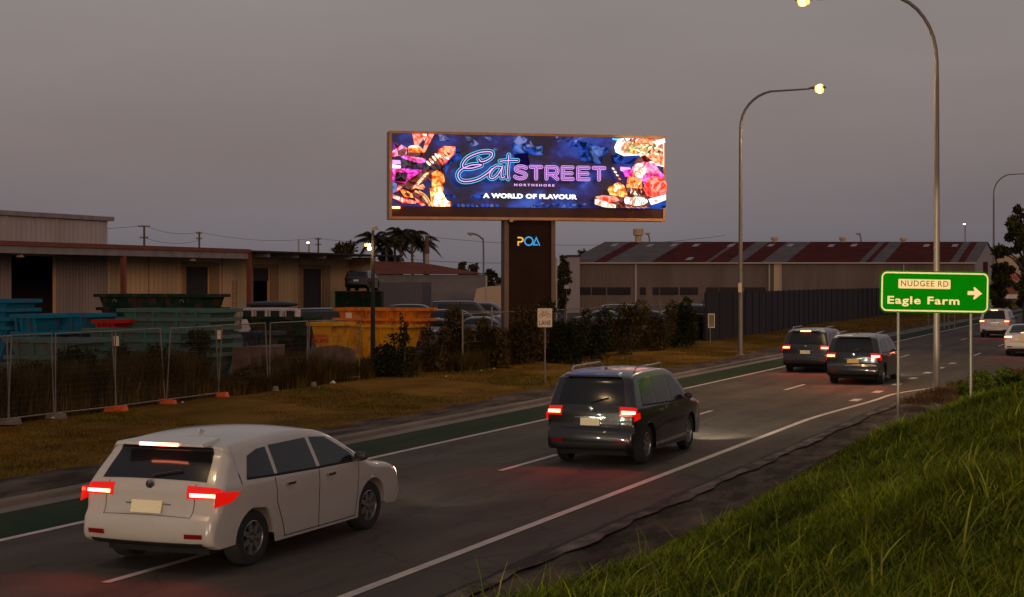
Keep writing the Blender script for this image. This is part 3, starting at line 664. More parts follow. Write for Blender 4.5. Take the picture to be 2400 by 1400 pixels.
def shrub(px, Y, top_py, half_px, m, label, z0=0.0, n=2200, name='shrub', cat='shrub', group='shrubs and creepers along the yard fence', leaf=.055, th=.8):
    top = at(px, Y, top_py); h = top.z - z0; hw = half_px / FPX * Y; rnd = random.Random(int(px * 7 + Y)); root = empty(name, (top.x, top.y, z0), A, label, cat, group)
    bl = []
    for i in range(9):
        zz = h * (.12 + .78 * rnd.random()); bl.append((rnd.uniform(-hw, hw) * .75, rnd.uniform(-th, th) * .5, zz, hw * rnd.uniform(.25, .5), th * rnd.uniform(.35, .6), h * rnd.uniform(.10, .24)))
    bl.append((0, 0, h * .35, hw * .7, th * .6, h * .35))
    leaves('foliage', clump_pts(n, bl), leaf, m, root); st = MB()
    for i in range(5): b = bl[i]; st.tube([(b[0] * .2, b[1] * .2, 0), (b[0] * .6, b[1] * .5, b[2] * .5), (b[0], b[1], b[2])], [.03, .02, .008], 5)
    st.build('stem', M['bark'], root); return root
def fenceY(px): return onx(px, -26.3)[1]
for px, tp, hp, m, lb, nn in [
    (55, 812, 75, 'leaf_dark', 'dark creeper mass at the left edge behind the fence', 4500), (190, 815, 70, 'leaf_dark', 'dark creeper behind the second fence panel from the left', 4500),
    (330, 800, 80, 'leaf_dark', 'dark leafy creeper in front of the teal skips', 4500), (428, 780, 60, 'leaf_dark', 'tall green creeper covering the lower right of the teal skips', 4500),
    (95, 850, 60, 'leaf_brown', 'brown creeper under the dark one at the left edge', 3000), (260, 850, 60, 'leaf_brown', 'brown creeper low behind the third fence panel', 3000), (490, 868, 45, 'leaf_brown', 'low brown bush right of the tall green creeper', 2500),
    (560, 860, 50, 'leaf_brown', 'low brown bush below the brown blocks', 2500), (668, 862, 45, 'leaf_brown', 'low brown bush right of the blocks and left of the yellow skip', 1800)]:
    shrub(px, fenceY(px) + .8, tp, hp, M[m], lb, n=nn)
for px, Y, tp, hp, m, lb, nn in [
    (915, 57.5, 768, 62, 'leaf_dark', 'leafy creeper hanging on the fence before the orange skip', 2600), (945, 57.3, 736, 14, 'leaf_dark', 'thin creeper climbing the fence post beside the orange skip', 350),
    (1015, 61, 770, 40, 'leaf_brown', 'brown bush right of the orange skip', 2000), (1068, 63, 728, 52, 'leaf_brown', 'tall brown bush in front of the parked cars', 3500),
    (1145, 64, 735, 50, 'leaf_brown', 'brown bush left of the billboard column', 3500), (1228, 66, 708, 52, 'leaf_brown', 'dry brown creeper at the foot of the billboard column', 4500),
    (1325, 67, 706, 55, 'leaf_dark', 'dark green bush right behind the small bicycle sign', 5500), (1395, 71, 722, 40, 'leaf_dark', 'dark bush second to the right of the bicycle sign', 3500),
    (1465, 75, 712, 48, 'leaf_brown', 'wide brown bush midway between bicycle sign and lamp post', 3500), (1540, 79, 716, 48, 'leaf_brown', 'brown bush left of the dark green round bush', 3000), (1605, 84, 702, 42, 'leaf_dark', 'dark round bush beside the grey meter box', 5000)]:
    shrub(px, Y, tp, hp, M[m], lb, n=nn, leaf=.065)
M['clump'] = leafmat('weed_leaves', [(.022, .036, .003), (.055, .080, .006), (.035, .052, .004), (.09, .10, .010)])
for px, Y, tp, hp, lb in [(2215, 49.8, 912, 22, 'small green tussock left of the lamp post base'), (2285, 46, 870, 40, 'leafy green clump behind the right sign post'), (2372, 46, 858, 50, 'leafy green clump at the right edge of the photo'), (2330, 42, 905, 40, 'low green weed clump below the right sign post')]:
    p = at(px, Y, tp); shrub(px, Y, tp, hp, M['clump'], lb, z0=max(.1, emb_z(p.x, p.y) - .1), n=1500, group='weed clumps on the embankment', leaf=.05, th=.5)
def tree(px, Y, top_py, half_px, label, z0=0, n=6000, leaf=.22, low=.35, group=None, m='leaf_tree', seed=1, cat='tree'):
    top = at(px, Y, top_py); h = top.z - z0; hw = half_px / FPX * Y; rnd = random.Random(seed); root = empty('tree', (top.x, top.y, z0), A, label, cat, group); bl = []
    tr = MB(); tr.tube(rpath([(0, 0, 0), (rnd.uniform(-.2, .2), .1, h * .3), (rnd.uniform(-.4, .4), 0, h * .6), (rnd.uniform(-.3, .3), 0, h * .92)], 4), [h * .03 * (1 - i / 14) for i in range(13)], 8)
    for i in range(44):
        a = rnd.uniform(0, 6.28); f = low + (1 - low) * (i + .5) / 44; rr = hw * (.05 + .9 * rnd.random()) * (1.15 - .6 * abs(f - .62) / .4); c = (math.cos(a) * rr, math.sin(a) * rr, h * f * rnd.uniform(.92, 1.0))
        q = max(hw, 1.0) * rnd.uniform(.14, .34) * (1.7 if hw < 1.3 else 1); bl.append((*c, q, q, q * rnd.uniform(.6, 1.1))); tr.tube([(0, 0, c[2] * .7), (c[0] * .5, c[1] * .5, c[2] * .9), c], [h * .012, h * .008, h * .003], 5)
    tr.build('trunk', M['bark'], root, True); leaves('crown', clump_pts(n, bl, .1), leaf, M[m], root); return root
tree(2404, 128, 474, 52, 'large dark gum tree at the right edge of the photo', n=20000, leaf=.17, low=.12, seed=5)
tree(2345, 140, 622, 27, 'small dark tree just right of the green road sign', n=9000, leaf=.17, low=.05, seed=8)
tree(803, 160, 570, 30, 'small dark tree above the loading shed roof', n=3500, seed=3); tree(1083, 300, 614, 14, 'small far tree left of the thin lamp post, left of a pair', n=1500, leaf=.3, seed=4, low=.2)
tree(1108, 290, 616, 16, 'far tree right beside the thin lamp post, right of a pair', n=1500, leaf=.3, seed=9, low=.2); tree(1318, 170, 600, 17, 'dark slender tree just right of the billboard column', n=3000, leaf=.16, seed=6, low=.1)
tree(1362, 215, 585, 14, 'small tree behind the left end of the striped warehouse roof', n=1500, leaf=.2, seed=7); tree(1152, 250, 632, 26, 'low dark tree between the thin lamp post and the billboard column', n=3000, leaf=.25, seed=12, low=.05)
M['frond'] = leafmat('palm_fronds', [(.016, .016, .006), (.032, .028, .012), (.024, .024, .008), (.045, .038, .018)])
def palm(px, Y, top_py, label, seed, r=2.4, dz=0):
    r *= 1.12
    rnd = random.Random(seed); top = at(px, Y, top_py); h = top.z - r * .45; root = empty('palm_tree', (top.x, top.y, 0), A, label, 'palm tree', 'palm trees behind the loading shed')
    t = MB(); t.tube([(0, 0, 0), (.1, 0, h * .5), (0, 0, h)], [.20, .15, .13], 8); t.build('trunk', M['palmbark'], root, True); f = MB()
    for i in range(19):
        a = i * 2.4 + rnd.random() * .4; el = rnd.uniform(-.1, 1.25); L_ = r * rnd.uniform(.85, 1.15); pts = []
        for k in range(7):
            s_ = k / 6; pts.append(Vector((math.cos(a) * L_ * s_ * math.cos(el * (1 - .3 * s_)), math.sin(a) * L_ * s_ * math.cos(el * (1 - .3 * s_)), h + L_ * (math.sin(el) * s_ - .75 * s_ * s_))))
        for k in range(6):
            d = (pts[k + 1] - pts[k]); sd = Vector((-math.sin(a), math.cos(a), 0))
            for q in range(4):
                b = pts[k] + d * q / 4; ll = .58 * math.sin(math.pi * min(1, (k + q / 3 + 1.2) / 7.4)) * r / 2.4
                for sg in (1, -1): e = b + sd * sg * ll * .8 + Vector((0, 0, -ll * .75)) + d * .5; f.addv([b, b + d * .38, e], [(0, 1, 2)])
    f.build('crown', M['frond'], root); return root
for i, (px, tp, r, lb) in enumerate([(876, 536, 2.3, 'palm tree leftmost of the group behind the dark floodlight pole'), (905, 545, 2.0, 'lower palm tree right of the dark floodlight pole'), (938, 522, 2.4, 'tallest palm tree, under the left corner of the billboard'), (965, 530, 2.3, 'palm tree right of the tallest one with a pale slim trunk'), (993, 546, 1.9, 'palm tree rightmost of the group'), (925, 556, 2.0, 'short palm tree with its crown low in the middle of the group')]):
    palm(px, 172 + 3 * i, tp, lb, i + 11, r)
tree(915, 190, 585, 45, 'dark leafy tree filling the space under the palm crowns', n=7000, leaf=.2, low=.1, seed=21)
# ---------------------------------------------------------------- lettering
def text_geo(s, x0, x1, z0, cap, mb, y=0.0, mi=0, bold=0.0, space=1.0, T=None, shear=0.0, keep=False, cy=None):
    """flat letters fitted between x0..x1 with capitals of height cap standing on z0"""
    cu = bpy.data.curves.new('t', 'FONT'); cu.body = s; cu.offset = bold; cu.space_character = space; cu.shear = shear; cu.resolution_u = 3
    o = bpy.data.objects.new('t', cu); scn.collection.objects.link(o); dg = bpy.context.evaluated_depsgraph_get(); me = bpy.data.meshes.new_from_object(o.evaluated_get(dg))
    vs = [v.co.copy() for v in me.vertices]; fs = [tuple(p.vertices) for p in me.polygons]; bpy.data.objects.remove(o); bpy.data.curves.remove(cu); bpy.data.meshes.remove(me)
    a, b = min(v.x for v in vs), max(v.x for v in vs); sx = (x1 - x0) / (b - a); sz = cap / (.729 + 2 * bold)
    for k, v in enumerate(vs):
        X, Z = x0 + (v.x - a) * sx, z0 + (v.y + bold) * sz; vs[k] = T(X, Z, y) if T else (X, y, Z)
    mb.addv(vs, fs, mi)
def rrect(x0, x1, z0, z1, r, n=6):
    o = []
    for cx, cz, a in ((x1 - r, z1 - r, 0), (x0 + r, z1 - r, 90), (x0 + r, z0 + r, 180), (x1 - r, z0 + r, 270)):
        for k in range(n + 1): t = R(a + 90 * k / n); o.append((cx + r * math.cos(t), cz + r * math.sin(t)))
    return o
# ---------------------------------------------------------------- green direction sign
M['sgreen'] = mat('green_sign_sheeting', (.0005, .175, .0008), .6, spec=.02, var=.05, scale=3)
M['scream'] = mat('cream_sign_sheeting', (.80, .66, .38), .5)
M['sbrown'] = mat('dark_brown_lettering', (.10, .03, .008), .5)
c = at(2190.5, 40, 685); sg = empty('road_sign', (c.x, c.y, 0), A, 'green direction sign with cream border, street name panel and right arrow, on two grey posts', 'road sign')
W_, H_ = 2.70, 1.03; zc = c.z
fc = empty('sign_face', (0, 0, zc)); fc.parent = sg
bpy.data.objects.remove(fc)
fr = Matrix.Rotation(R(1.0), 4, 'Y')
def facebuild(mb, name, m, parent, z):
    o = mb.build(name, m, parent); o.rotation_euler = (0, R(1.0), 0); o.location = (0, 0, z); return o
mb = MB(); mb.prism(rrect(-W_ / 2, W_ / 2, -H_ / 2, H_ / 2, .17), -.012, .012); panel = facebuild(mb, 'panel', M['sgreen'], sg, zc)
mb = MB(); a_ = rrect(-W_ / 2 + .032, W_ / 2 - .032, -H_ / 2 + .032, H_ / 2 - .032, .14); b_ = rrect(-W_ / 2 + .068, W_ / 2 - .068, -H_ / 2 + .068, H_ / 2 - .068, .105); n = len(a_)
mb.addv([(p[0], -.016, p[1]) for p in a_] + [(p[0], -.016, p[1]) for p in b_], [(i, (i + 1) % n, n + (i + 1) % n, n + i) for i in range(n)]); mb.build('border', M['scream'], panel)
q = 40 / FPX; sx = lambda px: (px - 2190.5) * q; sz = lambda py, px=2190.5: -(py - 685) * q + (px - 2190.5) * q * .0175
mb = MB(); mb.poly([(p[0], -.016, p[1]) for p in rrect(sx(2105), sx(2227), sz(677.5), sz(655.5), .022)]); pn = mb.build('name_panel', M['scream'], panel)
mb = MB(); text_geo('NUDGEE RD', sx(2111), sx(2222), sz(672), 14.2 * q, mb, -.020, space=1.12, bold=.004); mb.build('lettering', M['sbrown'], pn)
mb = MB(); text_geo('Eagle Farm', sx(2080), sx(2249), sz(714), 19.5 * q, mb, -.017, bold=.026, space=1.12); mb.build('lettering', M['scream'], panel)
ar = [(2267.5, 681.5), (2283, 681.8), (2281, 673.8), (2282.5, 672), (2284.5, 672.5), (2301.5, 687.2), (2284, 701), (2281.5, 701), (2281, 698), (2284.3, 690.8), (2267.5, 690.8)]
mb = MB(); mb.poly([(sx(a), -.017, sz(b - .5)) for a, b in ar]); mb.build('arrow', M['scream'], panel)
for px, zb in ((2106.5, -.1), (2277, .25)):
    mb = MB(); mb.lathe([(.038, zb), (.038, zc + H_ / 2 - .08)], 12, 'z', (sx(px), .055, 0)); mb.lathe([(.001, zc + H_ / 2 - .08), (.038, zc + H_ / 2 - .08)], 12, 'z', (sx(px), .055, 0)); po = mb.build('post', M['galv'], sg, True)
    mb = MB()
    for dz_ in (-.3, .3): mb.box(sx(px) - .05, sx(px) + .05, .012, .10, zc + dz_ - .025, zc + dz_ + .025)
    mb.build('clamp', M['galv'], po)
# ---------------------------------------------------------------- street lamps
M['bulb'] = mat('sodium_lamp_bowl', (1, .8, .4), .3, emit=(1, .52, .12), es=1.7)
M['bulb_core'] = mat('hot_lamp_tube', (1, .9, .6), .3, emit=(1, .72, .28), es=2.6)
M['bulb_w'] = mat('lit_flood_lens', (1, .9, .7), .3, emit=(1, .72, .42), es=12)
M['bowl_off'] = mat('unlit_lamp_bowl', (.5, .42, .3), .3)
def street_lamp(x, y, z0, h_bend, h, L_, sgn, label, lit=True, power=1500, r=.11, group='tall street lamps along the road', rz=0.0, bulb=1.0):
    root = empty('street_lamp', (x, y, z0), rz, label, 'street lamp', group); mb = MB(); h_bend -= z0; h -= z0
    mb.tube([(0, 0, 0), (0, 0, h_bend * .55), (0, 0, h_bend - .8)], [r, r * .82, r * .66], 12); mb.build('pole', M['pole'], root, True)
    mb = MB(); mb.box(-.2, .2, -.2, .2, -.02, .03); mb.lathe([(r * 1.3, .03), (r * 1.02, .16)], 12); mb.build('base_plate', M['pole'], root)
    mb = MB(); mb.box(-r * .7, r * .7, -r * 1.12, -r * .9, h_bend * .27, h_bend * .31); mb.build('reflector_band', M['scream'], root)
    rad = 1.6; pts = [(0, 0, h_bend - .8), (0, 0, h_bend - .35)]
    for k in range(9):
        t = k / 8 * R(80); pts.append((sgn * rad * (1 - math.cos(t)) * 1.05, 0, h_bend - .3 + (h - h_bend + .30) * .98 * math.sin(t)))
    pts.append((sgn * (L_ - .3), 0, h - .02)); mb = MB(); mb.tube(pts, [.065] * 2 + [.058] * 8 + [.05, .038], 10); mb.build('arm', M['pole'], root, True)
    mb = MB(); x0 = sgn * (L_ - .35)
    mb.lathe([(.03, 0), (.09, .12), (.14, .35), (.15, .55), (.10, .74), (.01, .8)], 12, 'x'); mb.v = [(x0 + sgn * v[0], v[1], h + .02 + v[2] * .6) for v in mb.v]
    hd = mb.build('lamp_head', M['pole'], root, True); mb = MB()
    mb.lathe([(.01, 0), (.10, .04), (.135, .2), (.13, .36), (.01, .42)], 12, 'x'); mb.v = [(x0 + sgn * (v[0] + .28), v[1] * bulb, h - .035 + v[2] * .8 * bulb) for v in mb.v]; bw = mb.build('lamp_bowl', M['bulb'] if lit else M['bowl_off'], hd, True)
    if lit:
        mb = MB(); mb.lathe([(.01, .07), (.10, .08), (.141, .18), (.141, .30), (.10, .37), (.01, .38)], 12, 'x'); mb.v = [(x0 + sgn * (v[0] + .28), v[1] * bulb, h - .035 + v[2] * .8 * bulb) for v in mb.v]; mb.build('lamp_tube', M['bulb_core'], bw, True)
        ld = bpy.data.lights.new('lamp_light', 'SPOT'); ld.energy = power; ld.color = (1, .66, .30); ld.spot_size = R(165); ld.spot_blend = .6; ld.shadow_soft_size = .15
        lo = bpy.data.objects.new('lamp_light', ld); scn.collection.objects.link(lo); lo.parent = root; lo.location = (sgn * (L_ + .1), 0, h - .22)
    return root
street_lamp(-6.7, 52.0, .15, 10.7, 12.60, 4.05, -1, 'tall street lamp rising behind the green sign, its head at the photo top edge', power=4200, r=.108, bulb=1.7)
street_lamp(-18.25, 73.2, .08, 10.9, 12.25, 3.5, 1, 'lit street lamp on the far verge, left of the dark cars, glowing yellow', power=4200, bulb=1.9)
p3 = gp(2329, 748); street_lamp(p3.x, p3.y, .05, 12.0, 13.5, 3.6, 1, 'distant unlit street lamp right of the green sign, arm leaving the photo', lit=False)
street_lamp(-18.3, 13, .08, 10.9, 12.25, 3.5, 1, 'street lamp out of view on the near verge', power=500)
def small_lamp(px, Y, top, armpx, label, lit=True, base=0):
    p = at(px, Y, top); sc = FPX / Y; root = empty('street_lamp', (p.x, p.y, base), A, label, 'street lamp', 'small distant lamps'); h = p.z - base; d = armpx / sc
    mb = MB(); pts = [(0, 0, 0), (0, 0, h * .85)] + ([(d * .15, 0, h * .94), (d * .5, 0, h * .985), (d, 0, h)] if abs(d) > .2 else [(0, 0, h)]); mb.tube(rpath(pts, 4), .09, 8); mb.build('pole', M['pole'], root, True)
    mb = MB(); mb.box(d - .35, d + .35, -.15, .15, h - .06, h + .10); hd = mb.build('lamp_head', M['pole'], root); mb = MB(); mb.lathe([(.01, -.22), (.2, -.16), (.24, -.06), (.01, -.05)], 10, 'z', (d, 0, h)); mb.build('lamp_bowl', M['bulb_w'] if lit else M['bowl_off'], hd, True)
small_lamp(1133, 170, 548, -30, 'thin curved street lamp between billboard column and palms', lit=False); small_lamp(724, 220, 567, -2, 'small lit lamp above the loading shed roof')
small_lamp(994, 190, 570, 0, 'small lit lamp among the palm trunks'); small_lamp(2262, 300, 524, -2, 'small lit lamp above the right end of the striped roof'); small_lamp(2018, 230, 548, -6, 'thin dark lamp behind the striped roof', lit=False); small_lamp(1522, 230, 548, -4, 'thin unlit lamp beside the tall cream roof vent', lit=False)
# floodlight pole in the yard
p = at(874, 62, 540); fl = empty('floodlight_pole', (p.x, p.y, 0), A, 'dark floodlight pole standing before the orange skips, small lamp lit halfway up', 'floodlight'); s_ = 62 / FPX
mb = MB(); mb.tube([(0, 0, 0), (0, 0, p.z * .5), (0, 0, p.z)], [.10, .085, .05], 10); mb.build('pole', M['dark'], fl, True)
mb = MB(); mb.hexa([(-.02, -.1, p.z), (.2, -.1, p.z), (.2, .1, p.z), (-.02, .1, p.z)], [(-.05, -.1, p.z + .09), (.16, -.1, p.z + .16), (.16, .1, p.z + .16), (-.05, .1, p.z + .09)]); mb.build('lamp_head', M['galv'], fl)
z = at(874, 62, 577).z; mb = MB(); mb.box(-.32, -.06, -.1, .1, z - .03, z + .10); b1 = mb.build('floodlight_housing', M['galv'], fl); mb = MB(); mb.lathe([(.01, -.05), (.07, -.03), (.075, .04), (.01, .06)], 12, 'y', (-.13, -.1, z - .10)); mb.build('lamp_lens', M['bulb_w'], b1, True)
ld = bpy.data.lights.new('flood_light', 'POINT'); ld.energy = 70; ld.color = (1, .62, .30); ld.shadow_soft_size = .1; lo = bpy.data.objects.new('flood_light', ld); scn.collection.objects.link(lo); lo.parent = fl; lo.location = (-.13, -.35, z - .12)
# ---------------------------------------------------------------- small bicycle lane sign
p = gp(1277.5, 905); bs = empty('bicycle_sign', (p.x, p.y, .08), A, 'small cream bicycle lane sign on a thin post on the dry verge', 'road sign'); Yb = 54.3; q = Yb / FPX
M['cream'] = mat('cream_plate', (.62, .50, .36), .5, var=.08, scale=5); bz = lambda py: CAM_H - (py - HZ) * q - .08; bx = lambda px: (px - 1277.5) * q
mb = MB(); mb.prism(rrect(bx(1260), bx(1294), bz(767), bz(723), .03), -.01, .0); pl = mb.build('panel', M['cream'], bs)
mb = MB(); mb.lathe([(.028, -.1), (.028, bz(722))], 10, 'z', (0, .03, 0)); mb.build('post', M['galv'], bs, True)
mb = MB()
def ring(cx, cz, r, wd, n=20): mb.addv([(cx + rr * math.cos(2 * math.pi * k / n), -.014, cz + rr * math.sin(2 * math.pi * k / n)) for rr in (r, r - wd) for k in range(n)], [(k, (k + 1) % n, n + (k + 1) % n, n + k) for k in range(n)])
def bar(a, b, wd, y=-.014, m_=None, mi=0):
    d = Vector((b[0] - a[0], b[1] - a[1])); n_ = Vector((-d.y, d.x)).normalized() * wd / 2; (m_ or mb).quad((a[0] + n_.x, y, a[1] + n_.y), (b[0] + n_.x, y, b[1] + n_.y), (b[0] - n_.x, y, b[1] - n_.y), (a[0] - n_.x, y, a[1] - n_.y), mi)
wl, wr_ = (bx(1268), bz(740)), (bx(1286), bz(740)); ring(*wl, .068, .013); ring(*wr_, .068, .013)
for a, b in ((wl, (bx(1272), bz(730))), ((bx(1272), bz(731.5)), (bx(1281), bz(731.5))), ((bx(1281), bz(731.5)), wr_), ((bx(1272), bz(731.5)), (bx(1277), bz(740))), ((bx(1277), bz(740)), (bx(1281.5), bz(729))), (wl, (bx(1277), bz(740))), ((bx(1279.5), bz(729)), (bx(1283.5), bz(729))), ((bx(1270.5), bz(729.5)), (bx(1273), bz(729.5)))): bar(a, b, .014)
mb.build('bicycle_symbol', M['sbrown'], pl); mb = MB(); text_geo('LANE', bx(1263.5), bx(1290.5), bz(762), 11 * q, mb, -.014, bold=.01); mb.build('lettering', M['sbrown'], pl)
# ---------------------------------------------------------------- fences
def fence_panel(a, b, h, label, lean=0.0, foot=True, sign=False):
    d = Vector((b.x - a.x, b.y - a.y)); Ln = d.length; rz = math.atan2(d.y, d.x); root = empty('fence_panel', (a.x, a.y, .10), rz, label, 'fence panel', 'temporary mesh fence panels'); root.rotation_euler = (R(lean), 0, rz)
    f = MB(); g_ = .03
    for pts in ([(g_, 0, 0), (g_, 0, h)], [(Ln - g_, 0, 0), (Ln - g_, 0, h)], [(g_, 0, .12), (Ln - g_, 0, .12)], [(g_, 0, h - .02), (Ln - g_, 0, h - .02)]): f.tube(pts, .021, 6)
    f.build('frame', M['galv'], root, True); w_ = MB(); k = .10
    while k < Ln - .05: w_.quad((k - .0025, 0, .12), (k + .0025, 0, .12), (k + .0025, 0, h - .02), (k - .0025, 0, h - .02)); k += .075
    k = .2
    while k < h: w_.quad((g_, .004, k - .0025), (Ln - g_, .004, k - .0025), (Ln - g_, .004, k + .0025), (g_, .004, k + .0025)); k += .15
    w_.build('wire_mesh', M['wire'], root)
    if foot:
        b_ = MB(); b_.hexa([(-.13, -.3, -.02), (.13, -.3, -.02), (.13, .3, -.02), (-.13, .3, -.02)], [(-.10, -.27, .13), (.10, -.27, .13), (.10, .27, .13), (-.10, .27, .13)]); b_.build('foot', M['orange_foot'] if foot == 1 else M['concrete'], root)
    if sign:
        b_ = MB(); b_.box(.06, .30, -.03, -.022, h - .42, h - .16); b_.build('notice', M['cream'], root)
    return root
M['orange_foot'] = mat('orange_plastic', (.62, .09, .015), .6, var=.2, scale=5)
fp = [-90, 20, 128, 272, 388, 512, 630, 720, 842]; xs_ = [-25.6, -25.7, -25.7, -25.6, -25.8, -25.9, -26.1, -26.1, -25.9]; P_ = [onx(a, b)[0] for a, b in zip(fp, xs_)]
lb = ['leftmost mesh fence panel cut by the photo edge', 'mesh fence panel before the light teal skips, second from the left', 'mesh fence panel with a small notice, third from the left', 'mesh fence panel between two orange feet below the teal stack', 'mesh fence panel overgrown by the tall green creeper', 'mesh fence panel in front of the brown blocks, orange foot at its left', 'mesh fence panel left of the yellow skip on a concrete foot', 'mesh fence panel in front of the yellow skip']
for i in range(8): fence_panel(P_[i], P_[i + 1], 2.12, lb[i], [3, -2, 0, -4, 4, -3, 1, 2][i], foot=[2, 2, 2, 1, 1, 1, 2, 2][i], sign=i in (3, 5))
cf = empty('chain_link_fence', (-25.1, 57, .05), 0, 'long low chain link fence overgrown with weeds, right of the temporary panels', 'fence'); n = 15
for i in range(n): mb = MB(); mb.lathe([(.035, -.1), (.035, 2.35 + .1 * math.sin(i * 2.2)), (.001, 2.36 + .1 * math.sin(i * 2.2))], 8, 'z', (0, i * 2.9, 0)); mb.build('post', M['galv'], cf, True)
mb = MB(); mb.tube([(0, 0, 2.2), (0, 2.9 * (n - 1), 2.2)], .018, 6); mb.tube([(0, 0, 1.1), (0, 2.9 * (n - 1), 1.1)], .012, 6); mb.build('rail', M['galv'], cf)
mb = MB(); k = 0
while k < 2.9 * (n - 1): mb.quad((0, k, .05), (0, k + .004, .05), (0, k + .004, 2.2), (0, k, 2.2)); k += .09
k = .1
while k < 2.2: mb.quad((.004, 0, k), (.004, 2.9 * (n - 1), k), (.004, 2.9 * (n - 1), k + .004), (.004, 0, k + .004)); k += .12
mb.build('wire_mesh', M['wire'], cf)
M['navy'] = corr('navy_sheet_fence', (.016, .012, .018), .2, 'Y', .9, depth=.008)
pts = [onx(1652, -24.6)[0], gp(1746, 792), gp(1934, 758), gp(2063, 743), gp(2292, 726)]
nf = empty('metal_fence', (pts[0].x, pts[0].y, 0), 0, 'long high navy sheet metal fence on the far verge below the warehouse', 'fence'); mb = MB(); mp_ = MB()
for a, b in zip(pts[:-1], pts[1:]):
    a, b = a - pts[0], b - pts[0]; d = (b - a); n_ = Vector((-d.y, d.x, 0)).normalized() * .03
    mb.hexa([a - n_, b - n_, b + n_, a + n_], [v + Vector((0, 0, 2.85)) for v in (a - n_, b - n_, b + n_, a + n_)]); k = 0; nn = int(d.length / 2.4)
    for i in range(nn): c = a + d * i / nn; mp_ = MB(); mp_.box(c.x + .03, c.x + .09, c.y - .03, c.y + .03, 0, 2.9); mp_.build('post', M['navy'], nf)
mb.build('sheet', M['navy'], nf)
p = at(1667, 85, 752); mbx = empty('meter_box', (p.x, p.y, 0), A, 'pale grey meter box on a thin post before the navy fence', 'meter box'); mb = MB(); mb.box(-.17, .17, -.1, .1, p.z - .37, p.z + .37); bx_ = mb.build('housing', M['galvlight'] if 'galvlight' in M else M['cream'], mbx); mb = MB(); mb.box(-.14, .14, -.106, -.1, p.z - .33, p.z + .33); mb.build('door', M['scream2'] if 'scream2' in M else M['concrete'], bx_); mb = MB(); mb.tube([(-.05, 0, 0), (-.05, 0, p.z - .3)], .03, 8); mb.build('post', M['galv'], mbx)
# ---------------------------------------------------------------- skips
cols = {'teal': (.060, .140, .118), 'cyan': (.004, .155, .270), 'sky': (.05, .19, .26), 'dgreen': (.004, .026, .013), 'red': (.40, .012, .008), 'navy': (.022, .032, .045), 'slate': (.040, .070, .080), 'yellow': (.60, .27, .010), 'orange': (.62, .17, .012), 'black': (.010, .010, .010), 'pale': (.075, .13, .118)}
for k_, c_ in cols.items(): M['sk_' + k_] = mat(k_ + '_skip_paint', tuple(v * .9 for v in c_), .75, spec=.2, col2=tuple(.45 * v + .55 * r_ for v, r_ in zip(c_, (.085, .035, .018))), scale=2.2, thr=(.50, .62), bump=.08, bscale=8)
M['rust'] = mat('rust', (.10, .035, .015), .9, var=.4, scale=4)
skipc = {}
def skip(x1, y0, z0, Lx, Ly, H, col, label, ribs=True, group='waste skips in the yard', lug=True, sl=.55):
    """open hopper: long side faces the camera; x1 = right end of the rim, y0 = near rim"""
    root = empty('skip', (x1 - Lx / 2, y0 + Ly / 2, z0), 0, label, 'skip', group); key = (round(Lx, 2), round(Ly, 2), H, col, ribs, lug)
    if key in skipc:
        for ch in skipc[key].children: copy_tree(ch, root)
        return root
    skipc[key] = root; a, b = Lx / 2, Ly / 2; bi = sl; t = .05; mb = MB()
    bo = [(-a + bi, -b + .16, 0), (a - bi, -b + .16, 0), (a - bi, b - .16, 0), (-a + bi, b - .16, 0)]; to = [(-a + .14, -b + .12, H), (a - .14, -b + .12, H), (a - .14, b - .12, H), (-a + .14, b - .12, H)]
    bi_ = [(-a + bi + t, -b + .2, t), (a - bi - t, -b + .2, t), (a - bi - t, b - .2, t), (-a + bi + t, b - .2, t)]; ti = [(-a + .18, -b + .16, H), (a - .18, -b + .16, H), (a - .18, b - .16, H), (-a + .18, b - .16, H)]
    mb.addv(bo + to + bi_ + ti, [(3, 2, 1, 0), (0, 1, 5, 4), (1, 2, 6, 5), (2, 3, 7, 6), (3, 0, 4, 7), (8, 9, 10, 11), (8, 12, 13, 9), (9, 13, 14, 10), (10, 14, 15, 11), (11, 15, 12, 8)]); mb.build('hopper', M['sk_' + col], root)
    mb = MB(); h0, h1 = H - .12, H
    mb.box(-a, a, -b, -b + .17, h0, h1); mb.box(-a, a, b - .17, b, h0, h1); mb.box(-a, -a + .19, -b + .17, b - .17, h0, h1); mb.box(a - .19, a, -b + .17, b - .17, h0, h1); mb.build('rim', M['sk_' + col], root)
    if ribs:
        for fx in (-.36, -.14, .14, .36):
            mb = MB(); x = fx * Lx * .86; mb.hexa([(x - .04, -b + .10, .08), (x + .04, -b + .10, .08), (x + .04, -b + .15, .08), (x - .04, -b + .15, .08)], [(x - .04, -b + .01, h0), (x + .04, -b + .01, h0), (x + .04, -b + .06, h0), (x - .04, -b + .06, h0)]); mb.build('rib', M['sk_' + col], root)
    if lug:
        for fx in (-.3, .3): mb = MB(); mb.tube([(fx * Lx - .09, -b - .03, H - .32), (fx * Lx - .05, -b - .05, H - .22), (fx * Lx + .05, -b - .05, H - .22), (fx * Lx + .09, -b - .03, H - .32)], .018, 6); mb.build('lifting_lug', M['galv'], root)
    return root
ORD = ['topmost', 'second from the top', 'third from the top', 'fourth from the top', 'fifth from the top', 'sixth from the top', 'seventh from the top']
